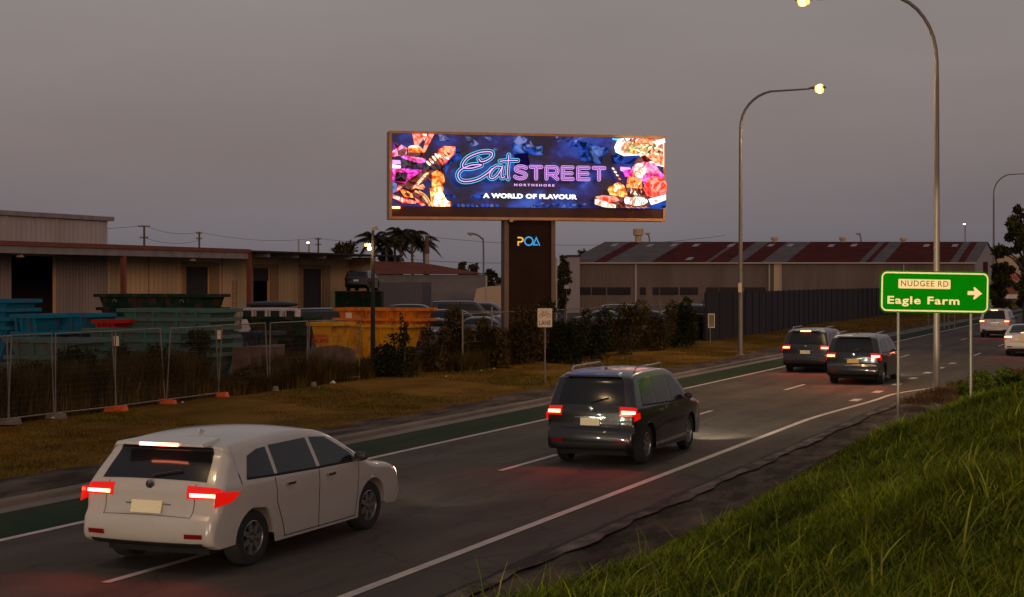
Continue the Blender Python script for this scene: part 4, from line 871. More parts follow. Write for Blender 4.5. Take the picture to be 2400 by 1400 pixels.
def stack(pxr, pxl, topy, xr, Ly, H, col, n, dz_, name, z=None, ribs=True, lug=False, frames=True):
    p, Y = onx(pxr, xr); kk = (pxl - 1200) / FPX; s = p.y
    # left end on the same y: solve for X in camera space
    Yl = s / (CA + kk * SA); xl = kk * Yl * CA - Yl * SA; zt = CAM_H - (topy - HZ) * Y / FPX
    for i in range(n):
        r = random.Random(i + pxr); w_ = ORD[i] if n > 1 else ''
        skip(xr + r.uniform(-.03, .03), s + r.uniform(-.03, .03), zt - H - i * dz_, xr - xl, Ly, H, col, (name % w_) if '%s' in name else name, ribs=ribs, lug=lug)
    return xl, s, zt
stack(500, 270, 725, -28.4, 1.75, .95, 'teal', 6, .285, 'teal skip, %s of the tall nested stack')
stack(435, 190, 773, -27.6, 1.5, .9, 'teal', 3, .30, 'teal skip, %s of the low front stack left of the tall one') if False else stack(432, 190, 773, -28.0, 1.2, .9, 'teal', 3, .29, 'teal skip, %s of the lower stack half hidden by creepers')
stack(480, 218, 690, -33.5, 1.8, .95, 'dgreen', 1, .3, 'dark green skip with pale lifting lugs, resting on top behind the teal stack', lug=True); stack(478, 222, 722, -33.6, 1.8, 1.1, 'black', 2, .9, 'black skip under the dark green one, %s')
stack(276, 215, 750, -31.4, 1.3, .8, 'red', 1, .3, 'small red skip between the blue and the teal stacks'); stack(274, 214, 768, -31.5, 1.3, .95, 'black', 2, .9, 'black skip below the red one, %s')
stack(213, 92, 736, -33.3, 1.5, .9, 'cyan', 2, .55, 'bright blue skip, %s of the right blue pair'); stack(92, 22, 738, -33.6, 1.5, .9, 'cyan', 2, .55, 'bright blue skip, %s of the middle blue pair'); stack(20, -150, 702, -35.4, 1.7, .9, 'cyan', 5, .3, 'blue skip, %s of the leftmost stack cut by the photo edge')
stack(212, 60, 781, -33.3, 1.4, 1.2, 'black', 1, .3, 'black skip under the bright blue pair'); stack(190, 5, 796, -29.2, 1.5, .9, 'pale', 2, .5, 'pale green skip low behind the fence at the left, %s')
stack(710, 566, 743, -31.6, 1.6, 1.0, 'dgreen', 1, .3, 'dark green skip carrying white air conditioner units'); stack(708, 566, 782, -31.7, 1.5, 1.2, 'black', 1, .3, 'black skip under the dark green skip with white units'); stack(622, 560, 779, -30.2, 1.5, 1.3, 'navy', 1, .3, 'grey blue bin right of the teal stack')
xl_, s0, zt_ = stack(783, 716, 757, -27.6, 1.7, 1.75, 'yellow', 1, .3, 'yellow skip with red lettering beside the orange ones', ribs=False)
p, Y = onx(730, -28.0); mb = MB(); q = Y / FPX
c0 = onx(722, -28.6)[0]; lt = MB(); x0 = xl_ + .28; zz = zt_ - .72
text_geo('CHEAPA', x0, x0 + .62, zz + .19, .12, lt, 0, bold=.03); text_geo('SKIPS', x0 - .03, x0 + .66, zz, .16, lt, 0, bold=.04)
M['redtext'] = mat('red_lettering', (.42, .02, .01), .6)
yl = [o for o in bpy.data.objects if o.name.startswith('skip') and o.get('label', '').startswith('yellow skip')][0]
o = lt.build('lettering', M['redtext'], yl); o.location = (-yl.location.x, s0 + .0 - yl.location.y, -yl.location.z)
stack(984, 779, 723, -28.5, 1.7, .95, 'orange', 2, .42, 'orange skip, %s of the orange stack', lug=False); stack(960, 783, 762, -28.6, 1.6, 1.5, 'yellow', 1, .3, 'large yellow skip underneath the orange stack'); 
og = [o for o in bpy.data.objects if o.get('label', '').startswith('orange skip, topmost')][0]; mb = MB(); q = Y / FPX; mb.box(-1.42, -1.12, -.87, -.865, .52, .75); mb.build('notice', M['cream'], og)
# white air conditioner units on the dark green skip
acs = [o for o in bpy.data.objects if o.get('label', '').startswith('dark green skip carrying')][0]
for i, (fx, lbx) in enumerate(((-1.25, 'white air conditioner unit leftmost in the dark green skip'), (-.62, 'white air conditioner unit second from the left in the dark green skip'), (.02, 'white air conditioner unit third from the left in the dark green skip'), (.75, 'white air conditioner unit rightmost in the dark green skip'))):
    t = empty('air_conditioner', (acs.location.x + fx, acs.location.y - .45, acs.location.z + .93), R(random.uniform(-8, 8)), lbx, 'air conditioner', 'air conditioners in the dark green skip')
    mb = MB(); mb.box(-.27, .27, -.15, .15, 0, .36); cs = mb.build('casing', M['acw'] if 'acw' in M else mat('ac_white', (.42, .38, .36), .5, var=.1), t); mb = MB(); mb.box(-.2, .2, -.156, -.15, .06, .30); mb.build('grille', M['navygrille'] if 'navygrille' in M else M['plastic'], cs)
# brown blocks, board and dirt heap behind the fence
M['block'] = mat('brown_block', (.085, .052, .036), .95, var=.35, scale=3, bump=.5, bscale=20)
for i in range(4):
    p, Y = onx(566 + i * 27, -27.6); t = MB(); t.hexa([(-.26, -.3, 0), (.26, -.3, 0), (.26, .3, 0), (-.26, .3, 0)], [(-.25, -.28, 1.34 - .03 * i), (.25, -.28, 1.36 - .02 * i), (.25, .28, 1.36), (-.25, .28, 1.35)]); o = t.build('block', M['block'], None, loc=(p.x, p.y, .04), rz=A)
    tag(o, ['tall brown block leftmost of four behind the fence', 'tall brown block second of four behind the fence', 'tall brown block third of four behind the fence', 'tall brown block rightmost of four behind the fence'][i], 'block', 'brown blocks behind the fence')
p, Y = onx(785, -26.9); q = Y / FPX; mb = MB(); M['board'] = mat('weathered_board', (.095, .060, .050), .9, var=.4, scale=2.5, stretch=(2, 1, .6), bump=.3)
z_ = lambda py: CAM_H - (py - HZ) * q
mb.prism([(-.80, 0), (-.78, z_(818)), (-.45, z_(812)), (.05, z_(809)), (.55, z_(816)), (.72, z_(822)), (.74, 0)], -.04, .04); o = mb.build('board', M['board'], None, loc=(p.x, p.y, 0), rz=A); tag(o, 'weathered brown board with a curved top leaning before the yellow skip', 'board')
p, Y = onx(1010, -26.4); mb = MB(); mb.prism([(-.45, 0), (-.42, 1.35), (0, 1.5), (.3, 1.4), (.42, 0)], -.05, .05); o = mb.build('board', M['board'], None, loc=(p.x, p.y, 0), rz=A); tag(o, 'smaller brown board among the weeds right of the orange skip', 'board')
# ---------------------------------------------------------------- loading shed on the left
M['cream_wall'] = corr('cream_sheet_wall', (.66, .46, .25), .5, 'Y', .7, var=.12)
M['grey_wall'] = corr('grey_sheet_wall', (.32, .26, .22), .3, 'Y', .7)
M['upper'] = corr('pale_sheet_wall', (.42, .36, .33), .5, 'Y', .7, var=.12)
M['redsteel'] = mat('red_oxide_steel', (.20, .055, .028), .7, var=.2, scale=3)
M['fascia'] = mat('grey_fascia', (.26, .22, .21), .7, var=.2, scale=1)
M['roofd'] = mat('dark_roof', (.030, .020, .020), .8, var=.2)
M['dooring'] = mat('roller_door', (.030, .028, .030), .7, var=.1)
M['frame'] = mat('tan_door_frame', (.36, .21, .10), .7)
sh = empty('loading_shed', (-58, 80, 0), 0, 'long cream loading shed with a dark awning and three dock doors', 'shed'); O = Vector((-58, 80, 0))
yon = lambda px, x: onx(px, x)[0].y
def lbox(name, x0, x1, y0, y1, z0, z1, m, parent=sh, o=O): mb = MB(); mb.box(x0 - o.x, x1 - o.x, y0 - o.y, y1 - o.y, z0 - o.z, z1 - o.z); return mb.build(name, m, parent)
yE = yon(585, -56); yR = yon(872, -56); yW = yon(820, -60)
# wall with openings, as pieces that butt together
ops = [(27, 130, 4.95, None), (433, 490, 4.48, 'half'), (590, 632, 4.45, 'open'), (708, 755, 4.45, 'full')]; cuts = []; mb = MB(); md = MB(); y = 40.0; X0, X1 = -60.2, -60.0
for a, b, zt, kd in ops:
    ya, yb = yon(a, -60), yon(b, -60); mb.box(X0 - O.x, X1 - O.x, y - O.y, ya - O.y, 0, 5.4, 1 if a < 300 else 0); mb.box(X0 - O.x, X1 - O.x, ya - O.y, yb - O.y, zt, 5.4, 0)
    if a == 27: mb2 = 1
    cuts.append((ya, yb, zt, kd)); y = yb
mb.box(X0 - O.x, X1 - O.x, y - O.y, yW - O.y, 0, 5.4, 0); mb.m = [0 if f is None else k for f, k in zip(mb.f, mb.m)]; mb.build('wall', [M['cream_wall'], M['grey_wall']], sh)
yg = yon(250, -60); lbox('wall_lining', -59.99, -59.93, yon(131, -60), yg, 0, 5.35, M['grey_wall'])
lbox('wall_panel', -60.0, -58.2, yW, yW + .2, 0, 5.4, M['cream_wall'])
lbox('back_wall', -78, -77.8, 40, yW, 0, 5.4, M['grey_wall']); lbox('end_wall', -77.8, -60.2, yW - .2, yW, 0, 5.4, M['grey_wall'])
for ya, yb, zt, kd in cuts:
    if kd:
        f = MB(); f.box(X1 - O.x, X1 + .12 - O.x, ya - .35 - O.y, ya - O.y, 0, zt + .3); f.box(X1 - O.x, X1 + .12 - O.x, yb - O.y, yb + 1.1 - O.y, 0, zt + .3); f.box(X1 - O.x, X1 + .12 - O.x, ya - O.y, yb - O.y, zt, zt + .3); f.build('door_frame', M['frame'], sh)
    if kd in ('half', 'full'): lbox('roller_door', X0 + .05, X0 + .1, ya, yb, 0, zt, M['dooring'])
    if kd == 'open': lbox('roller_door', X0 + .05, X0 + .1, ya, yb, zt - .9, zt, M['dooring'])
for px in (347, 520, 578, 700):
    y = yon(px, -59.98); lbox('wall_joint', -60.0, -59.96, y, y + .08, 0, 5.3, M['frame'])
# awning roof
mb = MB(); y0, y1 = 40 - O.y, yE - O.y
mb.hexa([(-78 - O.x, y0, 5.75), (-56 - O.x, y0, 5.5), (-56 - O.x, y1, 5.5), (-78 - O.x, y1, 5.75)], [(-78 - O.x, y0, 5.9), (-56 - O.x, y0, 5.62), (-56 - O.x, y1, 5.62), (-78 - O.x, y1, 5.9)]); mb.build('roof', M['roofd'], sh)
mb = MB(); mb.hexa([(-78 - O.x, y1, 5.6), (-55.6 - O.x, y1, 5.42), (-55.6 - O.x, yR - O.y + 4.5, 5.42), (-78 - O.x, yR - O.y + 4.5, 5.6)], [(-78 - O.x, y1, 5.72), (-55.6 - O.x, y1, 5.54), (-55.6 - O.x, yR - O.y + 4.5, 5.54), (-78 - O.x, yR - O.y + 4.5, 5.72)]); mb.build('roof', M['roofd'], sh)
lbox('gutter', -55.98, -55.85, 40, yE, 5.38, 5.60, M['redsteel']); lbox('fascia_beam', -56.15, -55.98, 40, yE - .2, 4.98, 5.38, M['fascia'])
for px in (290, 585): y = yon(px, -56.1); lbox('awning_post', -56.25, -56.0, y - .13, y + .13, 0, 4.98 if px < 300 else 5.38, M['redsteel'])
for px in (625, 692, 757, 817): y = yon(px, -56.2); lbox('rafter', -60.0, -56.0, y - .12, y + .12, 5.14, 5.40, M['fascia'])
for px in (43, 448): y = yon(px, -56.6); mb = MB(); mb.lathe([(.04, .2), (.16, .12), (.24, -.06), (.01, -.06)], 10, 'z', (-56.5 - O.x, y - O.y, 4.85)); mb.build('dock_lamp', M['bowl_off'], sh, True)
y = yon(548, -59.9); mb = MB()
for dy in (-.2, .25): mb.tube([(-59.85 - O.x, y + dy - O.y, 0), (-59.85 - O.x, y + dy - O.y, 3.6)], .03, 6)
for k in range(10): mb.tube([(-59.85 - O.x, y - .2 - O.y, .3 + k * .34), (-59.85 - O.x, y + .25 - O.y, .3 + k * .34)], .02, 5)
mb.build('ladder', M['frame'], sh)
# upper clerestory block
yU = yon(252, -70); mb = MB(); mb.box(-77 - O.x, -70 - O.x, 40 - O.y, yU - O.y, 5.7, 7.8); mb.build('upper_wall', M['upper'], sh); mb = MB(); mb.box(-77.2 - O.x, -69.7 - O.x, 40 - O.y, yU + .4 - O.y, 7.8, 8.1); mb.build('upper_roof', M['fascia'], sh)
for px in (15, 133): y = yon(px, -69.9); lbox('upper_downpipe', -70, -69.88, y, y + .12, 5.85, 7.8, M['upper'])
# ---------------------------------------------------------------- striped warehouse
M['wall_w'] = corr('warehouse_wall', (.145, .112, .088), .35, 'X', .8, var=.2); M['r_grey'] = mat('weathered_grey_roof', (.120, .100, .100), .95, spec=.15, var=.15, scale=.6); M['r_red'] = mat('rusty_red_roof', (.075, .011, .008), .95, spec=.1, var=.25, scale=.6)
M['gable'] = mat('pale_gable', (.30, .27, .26), .8, var=.1); M['skyl'] = mat('skylight_sheet', (.30, .25, .25), .5, var=.1); M['ridge'] = mat('pale_gutter', (.42, .36, .30), .6); M['vent'] = mat('cream_vent', (.50, .38, .24), .6, var=.1)
YW_ = 180.0; ez = 5.63; rz_ = 8.15
def wv(px, t, z):  # t metres behind the eave along the road direction
    X = (px - 1200) / FPX * YW_; x, y = cam2w(X, YW_); return Vector((x, y + t, z))
wo = wv(1330, 0, 0); wh = empty('warehouse', wo, 0, 'long warehouse with rusty red and grey striped roof behind the navy fence', 'warehouse')
def wl_(px, t, z): return wv(px, t, z) - wo
D1 = 12.9; D2 = 25.8
mb = MB(); n_ = Vector((0, 0, 0)); mb.hexa([wl_(1330, 0, 0), wl_(2285, 0, 0), wl_(2285, .3, 0), wl_(1330, .3, 0)], [wl_(1330, 0, ez - .05), wl_(2285, 0, ez - .05), wl_(2285, .3, ez - .05), wl_(1330, .3, ez - .05)]); mb.build('front_wall', M['wall_w'], wh)
for px, s in ((2285, 1), (1330, -1)):
    mb = MB(); mb.addv([wl_(px, .3, 0), wl_(px, D2, 0), wl_(px, D2, ez - .05), wl_(px, D1, rz_ - .08), wl_(px, .3, ez - .05)], [(0, 1, 2, 3, 4)]); mb.build('gable_wall', M['gable'], wh)
mb = MB(); mb.quad(wl_(1330, D2, 0), wl_(2285, D2, 0), wl_(2285, D2, ez), wl_(1330, D2, ez)); mb.build('rear_wall', M['wall_w'], wh)
st = [1330, 1394, 1423, 1528, 1655, 1665, 1709, 1742, 1787, 1846, 2015, 2030, 2043, 2075, 2228, 2245, 2262, 2288]; cl_ = [0, 1, 0, 1, 0, 1, 0, 1, 0, 1, 0, 1, 0, 1, 0, 1, 0]; mb = MB(); ov = -.5
for i in range(17):
    a, b = st[i], st[i + 1]; mb.hexa([wl_(a, ov, ez - .08), wl_(b, ov, ez - .08), wl_(b, D1, rz_ - .03), wl_(a, D1, rz_ - .03)], [wl_(a, ov, ez), wl_(b, ov, ez), wl_(b, D1, rz_ + .05), wl_(a, D1, rz_ + .05)], cl_[i])
mb.hexa([wl_(1328, D1, rz_ - .03), wl_(2288, D1, rz_ - .03), wl_(2288, D2 + .5, ez - .08), wl_(1328, D2 + .5, ez - .08)], [wl_(1328, D1, rz_ + .05), wl_(2288, D1, rz_ + .05), wl_(2288, D2 + .5, ez), wl_(1328, D2 + .5, ez)], 0)
mb.build('roof', [M['r_grey'], M['r_red']], wh)
for px, t in ((1362, 9.8), (1452, 9.5), (1510, 9.7), (1565, 9.6), (1600, .8), (1652, 9.4), (1750, 9.6), (1798, 9.6), (1900, 9.3), (1955, 9.6), (2135, 9.4), (2205, 9.4)):
    a, b = t, t + 1.7; f = lambda tt: ez + (rz_ - ez + .05) * (tt - ov) / (D1 - ov) + .02; mb = MB(); mb.quad(wl_(px, a, f(a)), wl_(px + 14, a, f(a)), wl_(px + 14, b, f(b)), wl_(px, b, f(b))); mb.build('skylight', M['skyl'], wh)
mb = MB(); a, b = wl_(1326, ov - .12, ez - .16), wl_(2289, ov - .12, ez - .16); mb.hexa([a, b, b + Vector((0, .12, 0)), a + Vector((0, .12, 0))], [v + Vector((0, 0, .15)) for v in (a, b, b + Vector((0, .12, 0)), a + Vector((0, .12, 0)))]); mb.build('gutter', M['ridge'], wh)
def vbox(name, pa, pb, z0, z1, m, d=.15, off=0.0): mb = MB(); a, b = wl_(pa, -d - off, z0), wl_(pb, -d - off, z0); mb.hexa([a, b, b + Vector((0, d, 0)), a + Vector((0, d, 0))], [v + Vector((0, 0, z1 - z0)) for v in (a, b, b + Vector((0, d, 0)), a + Vector((0, d, 0)))]); return mb.build(name, m, wh)
for pa, pb in ((1489, 1492.5), (1802, 1805), (2117, 2119.5)): vbox('downpipe', pa, pb, 0, ez - .2, M['ridge'])
vbox('pilaster', 1814, 1828, 0, ez - .2, M['vent'], .08); vbox('downpipe', 1829, 1832, 0, ez - .2, M['ridge'])
for pa, pb in ((1358, 1385), (1388, 1420), (1424, 1478), (1500, 1514), (1530, 1545), (1548, 1590), (1594, 1636), (1655, 1684), (1686, 1740), (1745, 1795)): vbox('window', pa, pb, 2.0, 2.85, M['glass'], .05)
mb = MB(); a = wl_(2285, 8.5, 2.5); mb.quad(a + Vector((.05, 0, 0)), a + Vector((.05, 5, 0)), a + Vector((.05, 5, 3.3)), a + Vector((.05, 0, 3.3))); mb.build('gable_door', M['r_red'], wh)
mb = MB(); mb.hexa([wl_(2285, 8.5, 2.4) + Vector((0, 0, 0)), wl_(2287, 8.5, 2.4), wl_(2287, 13.5, 2.4), wl_(2285, 13.5, 2.4)], [wl_(2285, 8.5, 2.5), wl_(2287, 8.5, 2.5), wl_(2287, 13.5, 2.5), wl_(2285, 13.5, 2.5)]); mb.build('sill', M['ridge'], wh)
def vent(px, z_top, r, m='vent', cap=True):
    p = wv(px, D1, 0) - wo; mb = MB(); z0 = rz_ - .1; h = z_top - z0; mb.lathe([(r * .62, z0), (r * .62, z0 + h * .5), (r, z0 + h * .55), (r, z0 + h * .95), (r * .8, z0 + h), (.01, z0 + h)], 14, 'z', (p.x, p.y, 0)); mb.build('roof_vent', M[m], wh, True)
# vents stand on the ridge: columns seen at these pixels of the ridge
def ridge_px(px): return 1200 + ((px - 1200) * (YW_ + D1 * CA) / FPX - D1 * SA) * FPX / YW_
vent(ridge_px(1496), 9.75, .62); vent(ridge_px(1815), 8.75, .42); vent(ridge_px(1975), 8.75, .42); vent(ridge_px(2117), 8.65, .40)
# small lean-to box at the left end
p = at(1345, 178, 640); lt_ = empty('lean_to', (p.x, p.y, 0), A, 'low grey lean-to against the left end of the striped warehouse', 'shed'); q = 178 / FPX; mb = MB(); mb.box(-16 * q, 14 * q, 0, 3, 0, CAM_H + (HZ - 602) * q); mb.build('wall', M['gable'], lt_); mb = MB(); mb.box(-18 * q, 16 * q, -.2, 3.2, CAM_H + (HZ - 602) * q, CAM_H + (HZ - 598) * q); mb.build('roof', M['roofd'], lt_)
# ---------------------------------------------------------------- low building with a rusty roof
M['rustroof'] = mat('rusty_orange_roof', (.14, .030, .014), .95, spec=.1, col2=(.34, .12, .06), scale=1.2, stretch=(.3, 3, 1), thr=(.45, .8)); M['greyblue'] = mat('grey_blue_wall', (.17, .155, .15), .8, var=.15, scale=.4)
o = at(862, 150, 660); o.z = 0; lo_ = empty('low_building', o, 0, 'low grey building with a rusty orange hipped roof behind the dark floodlight pole', 'building')
def lp(px, Y, py): return at(px, Y, py) - o
e0, e1 = lp(850, 150, 643), lp(1137, 150, 642); r0, r1 = lp(850, 168, 612), lp(985, 168, 615); b0, b1 = lp(850, 186, 640), lp(1130, 186, 643)
mb = MB(); mb.addv([e0, e1, r1, r0, b0, b1], [(0, 1, 2, 3), (1, 5, 2), (3, 2, 5, 4), (0, 3, 4), (0, 4, 5, 1)]); mb.build('roof', M['rustroof'], lo_)
g0, g1, h0, h1 = e0.copy(), e1.copy(), b0.copy(), b1.copy(); mb = MB(); ins = lambda v, z: Vector((v.x, v.y + .4, z)); zt2 = e0.z - .05
mb.addv([ins(e0, 0), ins(e1, 0), ins(b1, 0), ins(b0, 0), ins(e0, zt2), ins(e1, zt2), ins(b1, zt2), ins(b0, zt2)], [(0, 1, 5, 4), (1, 2, 6, 5), (2, 3, 7, 6), (3, 0, 4, 7)]); mb.build('wall', M['greyblue'], lo_)
mb = MB(); a, b = lp(862, 146, 662), lp(989, 146, 662); mb.hexa([Vector((a.x, a.y, 0)), Vector((b.x, b.y, 0)), Vector((b.x, b.y + 2, 0)), Vector((a.x, a.y + 2, 0))], [a, b, b + Vector((0, 2, 0)), a + Vector((0, 2, 0))]); ct = mb.build('container', mat('slate_container', (.085, .080, .090), .7, var=.1), None); ct.location = o; tag(ct, 'long slate grey container in front of the low rusty roofed building', 'container')
# far right buildings
M['far_cream'] = mat('cream_render', (.50, .38, .24), .8, var=.06, scale=.1); o2 = at(2322, 245, 660); o2.z = 0; fb = empty('retail_building', o2, 0, 'cream gabled building with red lettering behind the gum tree', 'building')
fp_ = lambda px, py, Y=245: at(px, Y, py) - o2; mb = MB(); f = [fp_(2322, 700), fp_(2322, 611), fp_(2356, 599), fp_(2400, 600), fp_(2460, 622), fp_(2460, 700)]; mb.addv(f + [v + Vector((-3, 12, 0)) for v in f], [(0, 1, 2, 3, 4, 5), (1, 7, 8, 2), (2, 8, 9, 3), (3, 9, 10, 4), (0, 6, 7, 1), (4, 10, 11, 5)]); mb.build('wall', M['far_cream'], fb)
mb = MB(); mb.hexa([fp_(2322, 700, 244), fp_(2460, 700, 244), fp_(2460, 700, 244.9), fp_(2322, 700, 244.9)], [fp_(2322, 664, 244), fp_(2460, 664, 244), fp_(2460, 664, 244.9), fp_(2322, 664, 244.9)]); mb.build('shop_front', M['dooring'], fb)
M['redsign'] = mat('red_sign_letters', (.45, .03, .015), .5); mb = MB(); q = 244.6 / FPX; text_geo('App', 0, 60 * q, 0, 15 * q, mb, 0, bold=.03, shear=.2); o = mb.build('lettering', M['redsign'], fb); t_ = fp_(2358, 653, 244.6); o.location = t_; o.rotation_euler = (0, 0, A)
o3 = at(2300, 300, 660); o3.z = 0; fd = empty('dark_roofed_shed', o3, 0, 'dark roofed shed behind the right gable of the striped warehouse', 'shed'); mb = MB(); f = [at(a, 300, b) - o3 for a, b in ((2306, 690), (2306, 584), (2362, 590), (2362, 690))]; mb.addv(f + [v + Vector((0, 10, 0)) for v in f], [(0, 1, 2, 3), (1, 5, 6, 2), (0, 4, 5, 1), (2, 6, 7, 3)]); mb.build('wall', M['wall_w'], fd)
mb = MB(); f = [at(a, 299, b) - o3 for a, b in ((2304, 584), (2304, 577), (2364, 585), (2364, 592))]; mb.addv(f + [v + Vector((0, 12, 0)) for v in f], [(0, 1, 2, 3), (1, 5, 6, 2), (0, 4, 5, 1), (2, 6, 7, 3), (4, 7, 6, 5), (0, 3, 7, 4)]); mb.build('roof', M['roofd'], fd)
# parked truck far right
p = gp(2376, 716); tr = empty('parked_truck', (p.x, p.y, 0), A, 'parked box truck, orange above and white below, behind the gum tree', 'truck'); mb = MB(); mb.box(-2.1, 1.4, 0, 2.2, 1.6, 2.55); mb.build('cargo_box', M['sk_orange'] if 0 else mat('faded_orange_box', (.22, .075, .02), .7, var=.2), tr)
mb = MB(); mb.box(-2.1, 1.4, -.02, 2.22, 1.0, 1.6); mb.build('cargo_base', M['p_white'], tr); mb = MB(); mb.hexa([(1.45, 0, .6), (2.9, 0, .6), (2.9, 2.1, .6), (1.45, 2.1, .6)], [(1.45, .1, 2.2), (2.5, .1, 2.2), (2.5, 2.0, 2.2), (1.45, 2.0, 2.2)]); cb = mb.build('cab', M['p_white'], tr); mb = MB(); mb.quad((1.7, -.01, 1.45), (2.55, -.01, 1.45), (2.4, .06, 2.0), (1.7, .06, 2.0)); mb.build('window', M['glass'], cb)
for x in (-1.4, -.6, 2.1): mb = MB(); mb.lathe([(.01, 0), (.42, 0), (.45, .1), (.45, .3), (.01, .3)], 16, 'y', (x, -.05, .45)); mb.build('wheel', M['rubber'], tr, True)
# ---------------------------------------------------------------- power poles and lines
M['wood'] = mat('pole_timber', (.10, .075, .055), .9, var=.2, scale=3)
tops = []
def power_pole(px, Y, top, arms, label, r=.13):
    p = at(px, Y, top); root = empty('power_pole', (p.x, p.y, 0), A, label, 'power pole', 'timber power poles on the skyline'); mb = MB(); mb.tube([(0, 0, 0), (0, 0, p.z)], [r * 1.2, r], 8); mb.build('pole', M['wood'], root, True)
    for dz_, hw in arms:
        mb = MB(); mb.box(-hw, hw, -.16, -.06, p.z - dz_ - .06, p.z - dz_ + .06); cr_ = mb.build('cross_arm', M['wood'], root); mb = MB()
        for fx in (-.9, -.45, .45, .9): mb.lathe([(.05, 0), (.05, .16), (.01, .2)], 6, 'z', (fx * hw, -.11, p.z - dz_ + .06))
        mb.build('insulator', M['bowl_off'], cr_)
    tops.append((p, root)); return root
power_pole(338, 200, 529, ((.1, .75), (1.5, .55)), 'timber power pole with two cross arms above the left shed roof'); power_pole(467, 240, 544, ((.2, .45), (1.0, .45)), 'timber power pole above the middle of the shed roof'); power_pole(746, 260, 558, ((.2, .5), (1.1, .5)), 'timber power pole right of the small lit lamp'); power_pole(1001, 165, 553, ((.5, .55), (3.6, .6)), 'timber power pole with a white band among the palms', .2)
pw = [o for o in bpy.data.objects if o.get('label', '') == 'timber power pole with a white band among the palms'][0]; mb = MB(); mb.lathe([(.215, 5.2), (.215, 6.3)], 10); mb.build('pole_band', M['ridge'], pw, True)
def wire(a, b, sag, label): 
    mb = MB(); pts = [a.lerp(b, t / 12) - Vector((0, 0, sag * 4 * (t / 12) * (1 - t / 12))) for t in range(13)]; mb.tube([p - a for p in pts], .022, 4); o = mb.build('power_line', M['dark'], None); o.location = a; tag(o, label, 'power line', 'power lines on the skyline')
T_ = [t[0] for t in tops]; wire(at(-20, 190, 528), T_[0], .5, 'power line left of the two armed pole, upper wire'); wire(T_[0], T_[1], .6, 'power line between the first and second timber poles'); wire(T_[1], T_[2], .8, 'power line between the second and third timber poles'); wire(T_[2], T_[3], .6, 'power line from the third pole to the palms')
wire(at(960, 170, 608), at(1320, 170, 612), .3, 'low power line passing behind the billboard column'); wire(at(1010, 200, 556), at(1700, 230, 552), 1.2, 'high power line behind the billboard'); wire(T_[0] - Vector((0, 0, 1.5)), T_[1] - Vector((0, 0, 1.2)), .6, 'lower power line between the first and second timber poles')
for i, (px, tp, Y, lbx) in enumerate(((700, 560, 150, 'slim white vent pipe above the loading shed roof'), (1140, 647, 140, 'short white pole left of the billboard column'), (1304, 604, 140, 'short pale pole right of the billboard column'))):
    p = at(px, Y, tp); mb = MB(); mb.lathe([(.075, 0), (.075, p.z), (.001, p.z)], 10); o = mb.build('white_pole', M['ridge'], None, True, loc=(p.x, p.y, 0)); tag(o, lbx, 'pole', 'white poles')
p = at(1328, 120, 673); ws = empty('yard_sign', (p.x, p.y, 0), A, 'tiny white notice on a stake left of the striped warehouse', 'sign'); mb = MB(); mb.box(-.17, .17, -.02, 0, p.z - .12, p.z + .12); mb.build('panel', M['ridge'], ws); mb = MB(); mb.tube([(0, .02, 0), (0, .02, p.z)], .02, 6); mb.build('post', M['galv'], ws)
for i in range(4):
    p = gp([2176, 2213, 2224, 2237][i], [775, 773, 772, 776][i]); mb = MB(); mb.lathe([(.04, 0), (.04, 1.35), (.001, 1.36)], 6); o = mb.build('marker_post', M['galv'], None, loc=(p.x, p.y, .05)); tag(o, ['thin marker post on the far verge, leftmost under the green sign', 'thin marker post on the far verge, second under the green sign', 'thin marker post on the far verge, third under the green sign', 'thin marker post on the far verge, rightmost under the green sign'][i], 'marker post', 'marker posts on the far verge')
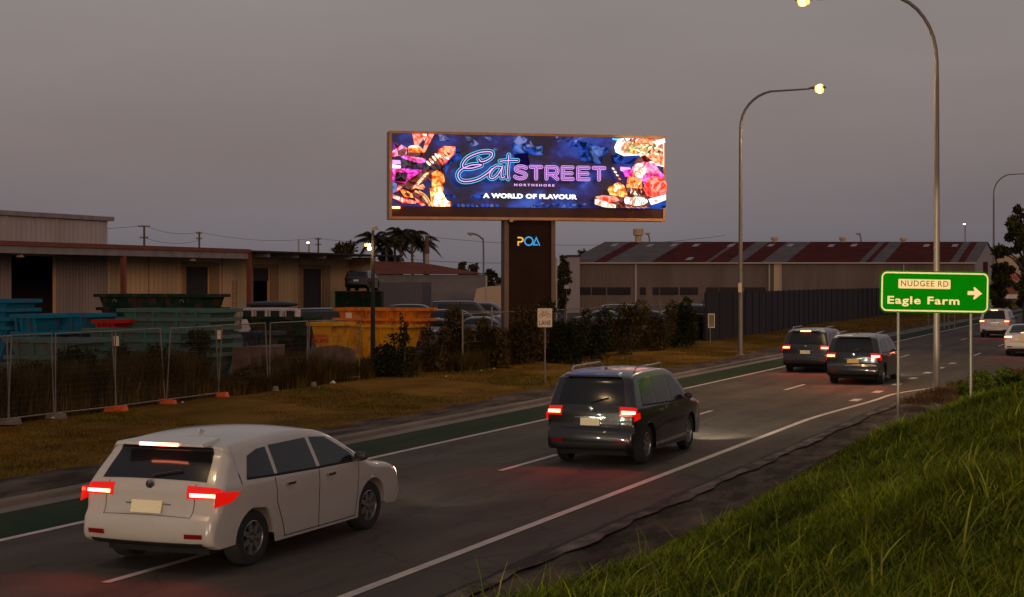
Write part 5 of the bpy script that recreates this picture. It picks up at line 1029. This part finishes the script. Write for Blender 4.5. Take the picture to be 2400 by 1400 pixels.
# ---------------------------------------------------------------- cars parked in the yard
def parked(kind, px, Y, rz, paint, label, z=.05, name=None):
    p = at(px, Y, 700); key = (kind, paint)
    if key in PK:
        o = PK[key]; c = copy_tree(o); c.location = (p.x, p.y, z); c.rotation_euler = (0, 0, R(rz)); c['label'] = label; return c
    o = car(kind, label, 'car', (p.x, p.y, z), M[paint], R(rz), 'cars parked in the wrecking yard', lit=False, detail=False, brake=False); PK[key] = o; return o
PK = {}
pk = [('van', 560, 95, 60, 'p_white', 'white wagon with a dark roof load, parked behind the air conditioners'), ('van', 690, 92, 66, 'p_blue', 'dark van parked right of the white wagon'), ('suv', 790, 88, 70, 'p_black', 'black suv parked behind the left end of the orange skip'),
      ('sedan', 850, 84, 75, 'p_blue', 'navy sedan parked behind the middle of the orange skip'), ('sedan', 925, 88, 68, 'p_silver', 'silver sedan parked behind the right end of the orange skip'), ('suv', 975, 96, 64, 'p_blue', 'navy suv parked left of two silver cars'),
      ('sedan', 1040, 92, 72, 'p_silver', 'silver sedan parked below the far trees'), ('sedan', 1105, 97, 66, 'p_black', 'black sedan parked in front of the white trailer'), ('hatch', 1150, 93, 74, 'p_silver', 'silver hatchback parked against the billboard column'),
      ('suv', 905, 118, 70, 'p_black', 'black suv in the back row right of the floodlight pole'), ('van', 1010, 125, 66, 'p_blue', 'dark van in the back row below the palms'), ('suv', 1075, 130, 72, 'p_silver', 'silver suv in the back row below the far trees'),
      ('sedan', 1345, 112, 75, 'p_silver', 'silver sedan right of the billboard, left of the yard row'), ('suv', 1400, 118, 66, 'p_black', 'black suv second from the left in the row right of the billboard'), ('sedan', 1450, 110, 70, 'p_silver', 'silver sedan third from the left in the row right of the billboard'), ('sedan', 1510, 116, 72, 'p_blue', 'navy sedan midway in the row right of the billboard'), ('suv', 1560, 120, 68, 'p_silver', 'silver suv behind the round dark bush'), ('suv', 1625, 122, 70, 'p_black', 'black suv rightmost but one before the navy fence'), ('van', 1690, 135, 66, 'p_white', 'white van rightmost, its roof showing above the navy fence'),
      ('sedan', 80, 62, 72, 'p_red', 'maroon sedan parked behind the bright blue skips'), ('sedan', 160, 66, 70, 'p_black', 'black sedan parked left of the dark green skip')]
for k_, px, Y, rz, pt_, lbx in pk: parked(k_, px, Y, -rz, pt_, lbx)
ct2 = at(832, 118, 683); h = ct2.z; mb = MB(); mb.box(-1.45, 1.9, 0, 2.3, 0, h); mb.box(-1.5, 1.95, -.05, 0, h - .12, h); o = mb.build('container', M['sk_dgreen'], None, loc=(ct2.x, ct2.y, 0), rz=A); tag(o, 'dark green container with a car body stacked on it', 'container')
parked('hatch', 834, 117, 14, 'p_black', 'black car body stacked on the green container by the shed corner', z=h + .02)
p = at(1147, 140, 690); tl_ = empty('trailer', (p.x, p.y, 0), A, 'cream covered trailer left of the billboard column', 'trailer'); q = 140 / FPX; zt3 = CAM_H - 12 * q; mb = MB(); mb.prism([(-40 * q, 1.3), (-30 * q, zt3 - .2), (-10 * q, zt3), (45 * q, zt3 + .1), (45 * q, 1.2)], 0, 2.2); mb.build('cover', M['far_cream'], tl_)
for x in (-.5, .5): mb = MB(); mb.lathe([(.01, 0), (.33, 0), (.33, .2), (.01, .2)], 14, 'y', (x, .05, .33)); mb.build('wheel', M['rubber'], tl_, True)
mb = MB(); mb.box(-1.3, 1.4, .3, 1.9, .45, 1.25); mb.build('chassis', M['plastic'], tl_)
# roof load of the white wagon
vw_ = [o for o in bpy.data.objects if o.get('label', '').startswith('white wagon')][0]; z = 2.03; ld_ = MB(); ld_.lathe([(.01, -1.5), (.22, -1.3), (.33, -.4), (.30, .6), (.16, 1.4), (.01, 1.6)], 12, 'y', (0, 0, .2)); ld_.v = [(v[0] * 1.8, v[1] + 1.9, v[2] * .6) for v in ld_.v]
o = ld_.build('roof_box', M['plastic'], None, True); o.location = (vw_.location.x, vw_.location.y, z + .0); o.rotation_euler = vw_.rotation_euler; tag(o, 'black roof load on top of the white wagon', 'roof box')
# ---------------------------------------------------------------- litter on the verge
M['litter'] = mat('pale_litter', (.5, .46, .42), .8)
for i, (px, py, lbx) in enumerate(((578, 925, 'pale rag of litter below the brown blocks'), (1128, 876, 'small white scrap left of the bicycle sign'), (1158, 871, 'white scrap nearest the bicycle sign'), (1045, 890, 'pale scrap on the verge below the orange skip'), (781, 906, 'crumpled litter at the fence foot by the yellow skip'), (124, 991, 'pale stone at the fence foot, leftmost'), (322, 957, 'pale scrap on the verge right of the orange foot'), (428, 953, 'pale scrap beside the middle orange foot'))):
    p = gp(px, py); mb = MB(); s = .13 if i in (0, 4) else .055; r = random.Random(i); vs = [(r.uniform(.7, 1.3) * s * math.cos(a) * (2 if i == 0 else 1), r.uniform(.7, 1.3) * s * math.sin(a), 0) for a in [k * 1.047 for k in range(6)]] + [(0, 0, s * .8), (s * .5, s * .2, s * .5)]
    mb.addv(vs, [(k, (k + 1) % 6, 6) for k in range(6)] + [(0, 1, 7)]); o = mb.build('litter', M['litter'], None, loc=(p.x, p.y, .11)); tag(o, lbx, 'litter', 'litter on the dry verge')
# ---------------------------------------------------------------- billboard
XL, YL, XR, YR = (912 - 1200) / FPX * 76.0, 76.0, (1558 - 1200) / FPX * 78.7, 78.7
BW = math.hypot(XR - XL, YR - YL); bx0, by0 = cam2w(XL, YL)
bb = empty('billboard', (bx0, by0, 0), A + math.atan2(YR - YL, XR - XL), 'large lit digital billboard on a dark central column, neon lettering on a blue screen', 'billboard')
def sp(px, py, off=0.0):
    k = (px - 1200) / FPX; u = (k * YL - XL) / ((XR - XL) - k * (YR - YL)); Y = YL + u * (YR - YL)
    return (u * BW, off, CAM_H - (py - HZ) * Y / FPX)
def s7(c, off=0.0): return sp(900 + c[0] * .17146, 290 + c[1] * .17143, off)
def s8(c, off=0.0): return sp(1230 + c[0] * .17146, 290 + c[1] * .17143, off)
M['bframe'] = mat('bronze_frame', (.60, .27, .09), .6, .0, var=.15, scale=2); M['bskirt'] = mat('brown_skirt', (.085, .045, .035), .8, spec=.1, var=.12, scale=1.5)
M['bcol'] = mat('dark_brown_column', (.030, .015, .011), .9, spec=.05, var=.15, scale=.8); M['btrim'] = mat('column_trim', (.13, .075, .045), .6, var=.1, scale=1)
zT, zB = 10.56, 6.42; sl_, sr_, st_, sb_ = .13, BW - .10, zT - .13, 7.02
mb = MB(); mb.box(0, BW, -.10, .9, zT - .12, zT); mb.box(0, BW, -.10, .9, zB, zB + .13); mb.box(0, .12, -.10, .9, zB + .13, zT - .12); mb.box(BW - .10, BW, -.10, .9, zB + .13, zT - .12); mb.build('frame', M['bframe'], bb)
mb = MB(); mb.box(.12, BW - .10, .02, .88, zB + .13, zT - .12); mb.build('cabinet', M['bcol'], bb)
mb = MB(); mb.box(.12, BW - .10, -.03, .018, zB + .132, sb_ - .01); mb.build('skirt', M['bskirt'], bb)
# screen: moving picture background
sm = bpy.data.materials.new('screen_background'); sm.use_nodes = True; nt = sm.node_tree; b = nt.nodes['Principled BSDF']; b.inputs['Base Color'].default_value = (.01, .01, .02, 1); b.inputs['Roughness'].default_value = .5
tc = nt.nodes.new('ShaderNodeTexCoord'); mp = nt.nodes.new('ShaderNodeMapping'); mp.inputs['Scale'].default_value = (1.0, 1, 1.3); nt.links.new(tc.outputs['Object'], mp.inputs[0]); nz = nt.nodes.new('ShaderNodeTexNoise'); nz.inputs['Scale'].default_value = .62; nz.inputs['Detail'].default_value = 6; nz.inputs['Distortion'].default_value = .6
nt.links.new(mp.outputs[0], nz.inputs[0]); r = nt.nodes.new('ShaderNodeValToRGB'); nt.links.new(nz.outputs[0], r.inputs[0]); e = r.color_ramp.elements
e[0].position = .42; e[0].color = (.001, .0005, .016, 1); e[1].position = .78; e[1].color = (.05, .16, .62, 1); q_ = e.new(.52); q_.color = (.004, .008, .10, 1); q_ = e.new(.62); q_.color = (.008, .040, .30, 1)
nt.links.new(r.outputs[0], b.inputs['Emission Color']); b.inputs['Emission Strength'].default_value = 1.0
mb = MB(); mb.box(sl_, sr_, -.03, .018, sb_, st_); scr = mb.build('screen', sm, bb)
EM = {}; ad = MB(); order = []
def em(name, c, s=1.0):
    if name not in EM:
        m = mat('ad_' + name, (.005, .005, .005), .9, spec=0, emit=c, es=s * (1.3 if c[0] > .3 else 1.05)); EM[name] = m; order.append(name)
        if name not in ('white', 'cyan', 'violet', 'lilac'):
            nt = m.node_tree; b = nt.nodes['Principled BSDF']; tc = nt.nodes.new('ShaderNodeTexCoord'); nz = nt.nodes.new('ShaderNodeTexNoise'); nz.inputs['Scale'].default_value = 2.2 if name in ('blue', 'paleblue', 'steel', 'navy') else 3.6; nz.inputs['Detail'].default_value = 4; nz.inputs['Distortion'].default_value = 1.2
            nt.links.new(tc.outputs['Object'], nz.inputs[0]); r = nt.nodes.new('ShaderNodeValToRGB'); nt.links.new(nz.outputs[0], r.inputs[0]); e = r.color_ramp.elements
            cool = name in ('blue', 'paleblue', 'steel', 'navy'); e[0].position = .40; e[1].position = .60; e[0].color = (*[v * (.12 if cool else .22) for v in c], 1) if cool else (c[0] * .50, c[1] * .18, c[2] * .14, 1); e[1].color = (*[min(1, v * 1.25 + (0 if cool else .06)) for v in c], 1); nt.links.new(r.outputs[0], b.inputs['Emission Color'])
    return order.index(name)
for nme, c, s in (('white', (1, 1, 1), 1.3), ('cyan', (.16, .70, 1), 1.2), ('violet', (.62, .16, .86), 1.0), ('lilac', (.80, .42, .95), 1.0), ('navy', (.002, .001, .035), 1), ('blue', (.02, .07, .42), 1), ('paleblue', (.09, .16, .48), 1), ('steel', (.17, .19, .46), 1),
                  ('red', (1, .035, .015), 2.2), ('salmon', (1, .16, .10), 1.6), ('pink', (1, .22, .45), 1.2), ('magenta', (.80, .03, .62), 1.2), ('hotpink', (.95, .12, .85), 1.1), ('brown', (.16, .022, .008), 1), ('dark', (.022, .004, .012), 1), ('tan', (.85, .36, .16), 1.2), ('orange', (1, .26, .03), 1.4), ('amber', (1, .42, .06), 1.4), ('cream', (1, .78, .55), 1.7), ('flame', (1, .82, .30), 2.0), ('leaf', (.02, .24, .04), 1), ('leafl', (.12, .48, .10), 1), ('purple', (.14, .02, .22), 1)): em(nme, c, s)
lay = [0]
def P(pts, col, f=s7):
    lay[0] += 1; off = -.035 - .0022 * lay[0]; q = [f(p, off) for p in pts]
    q = [(min(max(v[0], sl_), sr_), v[1], min(max(v[2], sb_), st_)) for v in q]; bm = bmesh.new(); vs = [bm.verts.new(v) for v in q]
    try:
        fc = bm.faces.new(vs); bmesh.ops.triangulate(bm, faces=[fc]); bm.verts.index_update(); ad.addv([v.co.copy() for v in bm.verts], [tuple(v.index for v in f_.verts) for f_ in bm.faces], order.index(col))
    finally: bm.free()
def E(cx, cy, rx, ry, col, f=s7, a=0, n=22): ca, sa = math.cos(R(a)), math.sin(R(a)); P([(cx + rx * math.cos(t) * ca - ry * math.sin(t) * sa, cy + rx * math.cos(t) * sa + ry * math.sin(t) * ca) for t in [2 * math.pi * k / n for k in range(n)]], col, f)
def stroke(pts, wd, col, f=s7, close=False, smooth=True, same=False):
    if not same: lay[0] += 1
    off = -.035 - .0022 * lay[0]; q = rpath([Vector((p[0], p[1], 0)) for p in pts], 7) if smooth else [Vector((p[0], p[1], 0)) for p in pts]; n = len(q); vs = []
    for i in range(n):
        d = (q[min(i + 1, n - 1)] - q[max(i - 1, 0)]).normalized(); nn = Vector((-d.y, d.x, 0)) * wd / 2; vs += [f(q[i] + nn, off), f(q[i] - nn, off)]
    ad.addv(vs, [(2 * i, 2 * i + 1, 2 * i + 3, 2 * i + 2) for i in range(n - 1)], order.index(col))
    for c in (q[0], q[-1]):   # round ends
        ad.addv([f(c + Vector((math.cos(t) * wd / 2, math.sin(t) * wd / 2, 0)), off) for t in [k * math.pi / 5 for k in range(10)]], [tuple(range(10))], order.index(col))
# stage lights, crowd and the singer's silhouette
P([(740, 150), (830, 150), (910, 240), (760, 235)], 'steel'); P([(1095, 150), (1150, 165), (1300, 280), (1190, 330)], 'steel'); P([(1370, 180), (1450, 190), (1560, 260), (1440, 240)], 'paleblue'); P([(690, 140), (720, 140), (640, 230), (600, 260)], 'blue')
E(1523, 353, 28, 20, 'steel'); E(1090, 365, 10, 10, 'paleblue'); P([(850, 330), (1010, 310), (1060, 480), (900, 560), (830, 720)], 'blue'); E(1870, 330, 120, 150, 'blue'); E(1850, 225, 95, 60, 'steel'); E(1860, 340, 80, 60, 'paleblue'); P([(1775, 420), (1960, 400), (1990, 560), (1790, 600)], 'navy')
for x, w_ in ((850, 40), (930, 50), (1240, 60), (1320, 80)): E(x, 1000, w_, 26, 'blue')
for k in range(16): E(880 + k * 66, 1120, 26, 22, 'blue' if k % 3 else 'steel', s7) if k < 11 else None
for k in range(11): E(90 + k * 72, 1130 - (k % 3) * 12, 30, 24, 'blue' if k % 2 else 'paleblue', s8)
P([(60, 300), (140, 330), (230, 300), (262, 320), (240, 440), (130, 440), (0, 400), (0, 290)], 'blue', s8); P([(0, 200), (60, 230), (130, 330), (20, 320)], 'steel', s8); P([(140, 320), (250, 310), (235, 430), (150, 420)], 'paleblue', s8)
P([(640, 260), (730, 235), (1000, 300), (1130, 330), (1130, 400), (1080, 400), (1030, 560), (760, 510), (800, 440), (870, 380), (860, 320), (620, 320)], 'blue', s8); P([(880, 300), (1080, 330), (1020, 540), (880, 500)], 'paleblue', s8)
for k in range(14): E(430 + (k * 53) % 330, 190 + (k * 37) % 70, 20, 12, 'steel', s8)
P([(1180, 205), (1280, 210), (1250, 235), (1190, 225)], 'cyan', s8); P([(1180, 420), (1560, 430), (1520, 560), (1200, 540)], 'blue', s8)
# left food: paddle, burger in pink sauce, grilled rolls, flames and a hand
P([(105, 265), (170, 265), (230, 330), (105, 400)], 'purple'); P([(380, 140), (575, 140), (530, 215), (450, 320), (415, 320)], 'salmon'); P([(520, 142), (578, 142), (575, 190), (540, 240)], 'cream'); P([(600, 140), (680, 140), (600, 300), (550, 400), (520, 380), (555, 260)], 'salmon')
P([(105, 380), (170, 340), (230, 290), (310, 340), (300, 420), (220, 440), (105, 460)], 'pink'); P([(175, 380), (260, 340), (310, 360), (280, 430), (190, 440)], 'brown'); E(410, 330, 85, 28, 'cream'); P([(320, 330), (500, 330), (540, 380), (530, 430), (330, 420)], 'orange'); P([(310, 395), (540, 400), (520, 440), (420, 450), (320, 430)], 'brown')
P([(220, 460), (290, 425), (420, 470), (560, 480), (560, 530), (480, 560), (350, 530)], 'hotpink'); P([(235, 480), (350, 510), (480, 545), (540, 560), (500, 610), (260, 620), (225, 560)], 'dark'); P([(280, 448), (520, 470), (540, 500), (420, 490)], 'pink')
P([(105, 500), (215, 505), (225, 560), (105, 560)], 'lilac'); P([(105, 560), (225, 580), (215, 625), (105, 620)], 'white'); P([(105, 610), (300, 620), (520, 640), (470, 700), (330, 830), (105, 790)], 'magenta'); P([(150, 660), (320, 680), (290, 800), (140, 790)], 'dark'); P([(105, 610), (250, 618), (140, 690), (105, 700)], 'hotpink')
P([(105, 790), (170, 830), (160, 930), (105, 960)], 'steel'); P([(180, 850), (300, 830), (160, 940)], 'salmon')
P([(550, 530), (690, 430), (770, 500), (770, 580), (600, 600)], 'brown'); P([(740, 360), (820, 310), (965, 320), (965, 400), (860, 520), (790, 570), (700, 450)], 'red'); P([(750, 365), (820, 315), (960, 325), (955, 395), (850, 500), (800, 540), (715, 450)], 'tan'); P([(885, 340), (962, 322), (960, 398), (900, 395)], 'salmon')
for k in range(4): c = (600 + k * 38, 548 - k * 34); E(c[0], c[1], 44, 17, 'cream', a=48)
for k in range(3): c = (760 + k * 45, 405 + k * 12); E(c[0], c[1] + 45, 38, 16, 'cream', a=40)
for k in range(4): stroke([(750 + k * 34, 480 - k * 26), (800 + k * 30, 520 - k * 30)], 12, 'brown', smooth=False)
P([(530, 600), (680, 560), (810, 590), (820, 640), (740, 680), (600, 660), (500, 700)], 'dark'); P([(520, 640), (800, 650), (825, 760), (780, 840), (640, 820), (620, 700)], 'brown')
P([(200, 860), (530, 640), (625, 690), (620, 730), (430, 880), (330, 900)], 'brown')
for k in range(6): E(560 - k * 32, 700 + k * 36, 52, 17, 'tan', a=-32); E(566 - k * 32, 698 + k * 36, 30, 8, 'cream', a=-32)
P([(640, 680), (720, 640), (800, 700), (820, 800), (760, 860), (680, 850), (640, 780)], 'orange'); E(745, 720, 40, 60, 'amber'); P([(400, 880), (520, 830), (550, 870), (530, 910), (470, 900)], 'tan')
P([(200, 905), (260, 905), (380, 960), (400, 1020), (270, 1010)], 'orange'); E(310, 970, 40, 22, 'brown', a=20); P([(105, 970), (230, 1010), (440, 1070), (420, 1100), (240, 1090), (105, 1020)], 'salmon'); P([(120, 985), (220, 1020), (330, 1060), (230, 1075), (110, 1010)], 'cream')
P([(330, 900), (440, 920), (560, 1000), (640, 1130), (570, 1135), (480, 1050), (380, 980)], 'brown'); stroke([(420, 930), (520, 990), (610, 1120)], 26, 'tan'); stroke([(470, 925), (570, 1000), (640, 1125)], 14, 'amber'); P([(400, 1010), (480, 1060), (560, 1120), (500, 1128), (440, 1080)], 'salmon')
P([(610, 890), (650, 880), (640, 800), (700, 850), (740, 790), (800, 880), (790, 980), (740, 1060), (830, 1080), (840, 1045), (900, 1080), (900, 1138), (640, 1138), (670, 1000)], 'amber')
P([(640, 900), (680, 880), (740, 860), (790, 900), (770, 980), (730, 1060), (820, 1090), (850, 1060), (885, 1090), (890, 1138), (660, 1138), (680, 1000)], 'flame'); P([(670, 1010), (720, 950), (740, 1050), (700, 1137), (660, 1137)], 'cream')
a_ = sp(919, 484.5); b_ = sp(937, 489); stl = MB(); stl.box(a_[0], b_[0], -.09, -.03, b_[2], a_[2]); stl.build('status_light', M['lamp_red'], bb)
# right food: plate of salad, straw, heart biscuit, sundae, red sphere, cake
P([(1250, 220), (1330, 205), (1878, 215), (1878, 600), (1750, 570), (1640, 510), (1530, 440), (1330, 450), (1220, 400), (1200, 330)], 'white', s8); P([(1290, 330), (1350, 250), (1480, 205), (1860, 215), (1875, 590), (1640, 500), (1500, 420), (1300, 410)], 'tan', s8)
rnd = random.Random(5)
for k in range(90):
    x = rnd.uniform(1290, 1860); y = rnd.uniform(225, 400) + max(0, (x - 1500) * .35); y = min(y, 575); E(x, y, rnd.uniform(10, 34), rnd.uniform(7, 18), rnd.choice(['leaf', 'leafl', 'orange', 'cream', 'brown', 'tan', 'leaf', 'cream', 'salmon']), s8, rnd.uniform(-60, 60), 9)
E(1450, 395, 45, 38, 'amber', s8); P([(1700, 260), (1870, 215), (1878, 270), (1780, 310)], 'white', s8)
P([(1490, 490), (1600, 440), (1700, 520), (1560, 560), (1430, 620)], 'brown', s8); P([(1265, 600), (1400, 610), (1420, 650), (1350, 690), (1265, 650)], 'lilac', s8); P([(1300, 650), (1430, 630), (1420, 720), (1330, 740)], 'magenta', s8)
P([(1430, 600), (1580, 530), (1740, 550), (1790, 640), (1840, 700), (1760, 760), (1560, 800), (1420, 720)], 'pink', s8); E(1530, 650, 90, 100, 'cream', s8)
for k in range(9): stroke([(1460 + k * 20, 570 + (k % 3) * 12), (1450 + k * 22, 640), (1490 + k * 20, 720)], 7, 'hotpink' if k % 2 else 'tan', s8)
for k in range(6): stroke([(1580, 720 + k * 22), (1700, 690 + k * 14), (1850, 700 + k * 8)], 12, 'hotpink' if k % 2 else 'magenta', s8)
P([(1370, 720), (1450, 740), (1560, 790), (1560, 960), (1360, 980), (1345, 860)], 'orange', s8); P([(1350, 880), (1560, 900), (1640, 1010), (1600, 1060), (1340, 1020)], 'brown', s8)
for k in range(26): x = rnd.uniform(1360, 1560); y = rnd.uniform(740, 1010); stroke([(x, y), (x + rnd.uniform(-25, 25), y + 35)], 9, rnd.choice(['cream', 'tan', 'brown', 'brown']), s8, smooth=False)
E(1740, 880, 160, 150, 'red', s8); E(1770, 860, 110, 115, 'salmon', s8); P([(1560, 880), (1620, 1000), (1870, 1010), (1870, 960)], 'red', s8); P([(1640, 1040), (1878, 980), (1878, 1050), (1680, 1130)], 'white', s8); P([(1650, 1130), (1878, 1060), (1878, 1160), (1640, 1160)], 'blue', s8); E(1740, 1065, 30, 14, 'salmon', s8)
P([(1310, 1060), (1340, 1000), (1480, 990), (1630, 1000), (1640, 1170), (1320, 1170)], 'brown', s8); E(1480, 1070, 150, 62, 'cream', s8); E(1350, 1060, 40, 50, 'white', s8)
for k in range(7): stroke([(1400 + k * 32, 1035 - (k % 2) * 14), (1390 + k * 30, 1100)], 10, 'brown', s8, smooth=False)
for k in range(14): E(1340 + k * 22, 1148 + (k % 3) * 8, 9, 7, 'tan', s8, n=7)
P([(1135, 615), (1165, 605), (1195, 640), (1290, 820), (1265, 815), (1210, 740), (1150, 650)], 'brown', s8)
for k in range(4): E(1155 + k * 30, 628 + k * 47, 22, 11, 'cream', s8, a=35)
E(1145, 915, 62, 52, 'amber', s8); E(1225, 880, 68, 62, 'amber', s8); P([(1090, 930), (1180, 830), (1300, 850), (1350, 980), (1330, 1020), (1200, 1010), (1110, 980)], 'amber', s8); E(1215, 900, 60, 50, 'flame', s8); stroke([(1268, 820), (1262, 900), (1258, 1010)], 6, 'brown', s8)
P([(910, 1010), (1000, 985), (1140, 990), (1260, 1010), (1310, 1060), (1310, 1168), (1180, 1170), (1060, 1120), (905, 1110)], 'brown', s8); P([(915, 1010), (1010, 990), (1190, 1010), (1250, 1060), (1130, 1090), (990, 1060)], 'salmon', s8); P([(905, 1045), (960, 1040), (1100, 1090), (1190, 1120), (1190, 1170), (1060, 1165), (905, 1110)], 'cream', s8)
# neon script "Eat"
Ep = [(1260, 500), (1290, 535), (1360, 520), (1430, 470), (1440, 420), (1390, 400), (1260, 415), (1110, 480), (1040, 570), (1060, 620), (1150, 625), (1250, 600), (1295, 580), (1240, 575), (1130, 590), (1010, 650), (975, 720), (1010, 790), (1110, 805), (1250, 770), (1380, 690), (1440, 630)]
ap_ = [(1560, 600), (1490, 600), (1420, 670), (1400, 740), (1440, 765), (1500, 730), (1550, 660), (1580, 600), (1560, 690), (1570, 755), (1610, 740)]
tp_ = [(1665, 445), (1655, 560), (1645, 690), (1655, 770)]; tb = [(1545, 530), (1660, 520), (1785, 520)]
lay[0] += 6
for wd, col in ((68, 'cyan'), (52, 'navy'), (15, 'lilac')):
    lay[0] += 2
    for pth in (Ep, ap_, tp_, tb): stroke(pth, wd * (1.0 if pth is Ep else .9), col, same=True)
# STREET in layered outline capitals
def TT(f):
    def g(X, Z, y): lay_off = y; return f((X, Z), lay_off)
    return g
ML = {'lilac': 0, 'navy': 1, 'violet': 2}
def neon(s, x0, x1, ybase, capy, cols_, f, bolds, slope):
    for col, bd in zip(cols_, bolds):
        lay[0] += 2; off = -.035 - .0022 * lay[0]
        text_geo(s, x0 - bd * 190, x1 + bd * 190, ybase + bd * 190, -(capy + bd * 380), ad, off, order.index(col), bold=.02 + bd, space=1.1, T=lambda X, Z, y: f((X, Z + (X - x0) * slope), y))
def letter(ch, x0, x1):
    sl = lambda x, y: (x, y + (x - 1725) * .017); a, b, t, m_, d = x0 + 24, x1 - 24, 602, 680, 757; c = (a + b) / 2
    return [[sl(*p) for p in pth] for pth in {'T': [[(a, t), (b, t)], [(c, t), (c, d + 2)]], 'E': [[(b, t), (a, t), (a, d), (b, d)], [(a, m_), (b - 14, m_)]],
        'R': [[(a, d + 2), (a, t), (b - 40, t)], [(a, m_ + 18), (b - 40, m_ + 18)], [(c + 5, m_ + 22), (b, d + 2)]]}[ch]]
def arc(pts_): return [(x, y + (x - 1725) * .017) for x, y in pts_]
lay[0] += 2
for wd, col in ((50, 'lilac'), (34, 'navy'), (14, 'violet'), (5, 'lilac')):
    lay[0] += 2
    for ch, x0, x1 in (('T', 1938, 2128), ('R', 2150, 2345), ('E', 2370, 2552), ('E', 2580, 2768), ('T', 2790, 2982)):
        for pth in letter(ch, x0, x1): stroke([q for k in range(len(pth) - 1) for q in ((pth[k][0] + (pth[k + 1][0] - pth[k][0]) * f, pth[k][1] + (pth[k + 1][1] - pth[k][1]) * f) for f in (0, .5, 1))] if False else pth, wd, col, same=True, smooth=False) if len(pth) == 2 else [stroke([pth[k], pth[k + 1]], wd, col, same=True, smooth=False) for k in range(len(pth) - 1)]
        if ch == 'R': stroke(arc([(x1 - 66, 602), (x1 - 38, 610), (x1 - 24, 632), (x1 - 24, 668), (x1 - 38, 690), (x1 - 66, 698)]), wd, col, same=True)
    stroke(arc([(1895, 618), (1860, 602), (1800, 600), (1762, 622), (1768, 655), (1815, 672), (1870, 690), (1895, 715), (1880, 745), (1830, 760), (1780, 756), (1748, 738)]), wd, col, same=True)
def flat(s, x0, x1, ybase, cap, col, f, bold, slope, sp_=1.2):
    lay[0] += 2; text_geo(s, x0, x1, ybase, -cap, ad, -.035 - .0022 * lay[0], order.index(col), bold=bold, space=sp_, T=lambda X, Z, y: f((X, Z + (X - x0) * slope), y))
flat('NORTHSHORE', 1735, 2280, 866, 34, 'lilac', s7, .035, .016, 1.5); flat('A WORLD OF FLAVOUR', 1312, 2588, 1027, 68, 'white', s7, .050, .016, 1.06)
ad.build('advertisement', [EM[k] for k in order], scr)
# central column with trims, logo and camera
c0 = sp(1183, 700)[0]; c1 = sp(1303, 700)[0]; mb = MB(); mb.box(c0 + .22, c1 - .20, .16, .84, 0, zB); col = mb.build('column', M['bcol'], bb)
for a, b in ((c0, c0 + .22), (c1 - .20, c1)): mb = MB(); mb.box(a, b, .10, .90, 0, zB - .005); mb.build('column_trim', M['btrim'], bb)
M['lyel'] = mat('yellow_logo', (.80, .42, .01), .5, emit=(1, .55, .02), es=.75); M['lblu'] = mat('blue_logo', (.02, .33, .75), .5, emit=(.015, .33, .80), es=.75)  # glow put into the letter materials for brightness; no lamp behind them
def lg(pts, wd, m, name, smooth=False, closed=False):
    mb = MB(); q = rpath([Vector((*p, 0)) for p in pts], 6) if smooth else [Vector((*p, 0)) for p in pts]; vs = []; n = len(q)
    for i in range(n):
        p0 = q[(i - 1) % n] if closed else q[max(i - 1, 0)]; p1 = q[(i + 1) % n] if closed else q[min(i + 1, n - 1)]; d1 = (q[i] - p0).normalized() if (q[i] - p0).length > 0 else (p1 - q[i]).normalized(); d2 = (p1 - q[i]).normalized() if (p1 - q[i]).length > 0 else d1
        d = (d1 + d2).normalized(); nn = Vector((-d.y, d.x, 0)); s = wd / 2 / max(.45, nn.dot(Vector((-d1.y, d1.x, 0)))); vs += [sp(*(q[i] + nn * s).xy, .150), sp(*(q[i] - nn * s).xy, .150)]
    k = n if closed else n - 1; mb.addv(vs, [(2 * i, 2 * i + 1, (2 * i + 3) % (2 * n), (2 * i + 2) % (2 * n)) for i in range(k)]); mb.build(name, m, col)
lg([(1214.5, 557), (1222, 557), (1226, 558.5), (1227.3, 562), (1226, 565.6), (1222, 567), (1216, 567), (1216, 576)], 3.2, M['lyel'], 'logo_letter')
lg([(1241 + 9.6 * math.cos(t), 565.5 + 9.6 * math.sin(t)) for t in [2 * math.pi * k / 24 for k in range(24)]], 3.2, M['lblu'], 'logo_letter', closed=True)
lg([(1266.5, 576), (1258.5, 557.5), (1251.8, 574), (1262, 574)], 3.0, M['lblu'], 'logo_letter')
a = sp(1195, 517, -.3); mb = MB(); mb.box(a[0] - .08, a[0] + .08, -.38, -.2, a[2] - .08, a[2] + .08); cmr = mb.build('security_camera', M['ridge'], bb); b_ = sp(1212, 517, .1); mb = MB(); mb.tube([(a[0], -.2, a[2]), (b_[0], .12, b_[2])], .025, 6); mb.build('camera_arm', M['ridge'], cmr)
# ---------------------------------------------------------------- following car behind the photographer's view: its beams reach the white car; an added spot brightens the green sign
fc_ = car('sedan', 'silver sedan with headlights on, following behind the view', 'car', (-9.7, -13.0, .004), M['p_silver'], lit=True, detail=False)
for ch in fc_.children:
    if ch.type == 'LIGHT': ch.data = ch.data.copy(); ch.data.energy = 3500; ch.data.color = (1, .80, .55)
ld = bpy.data.lights.new('sign_fill_spot', 'SPOT'); ld.energy = 95000; ld.color = (1, .84, .52); ld.spot_size = R(7.0); ld.spot_blend = .35; ld.shadow_soft_size = .06  # added narrow spot, aimed at the green sign to brighten its face
lo = bpy.data.objects.new('sign_fill_spot', ld); scn.collection.objects.link(lo); lo.parent = fc_; lo.location = (.62, 4.85, .72)
src = Vector((-9.7 + .62, -13 + 4.85, .72)); tgt = Vector((sg.location.x, sg.location.y, zc)); dv = tgt - src
lo.rotation_euler = dv.to_track_quat('-Z', 'Y').to_euler()
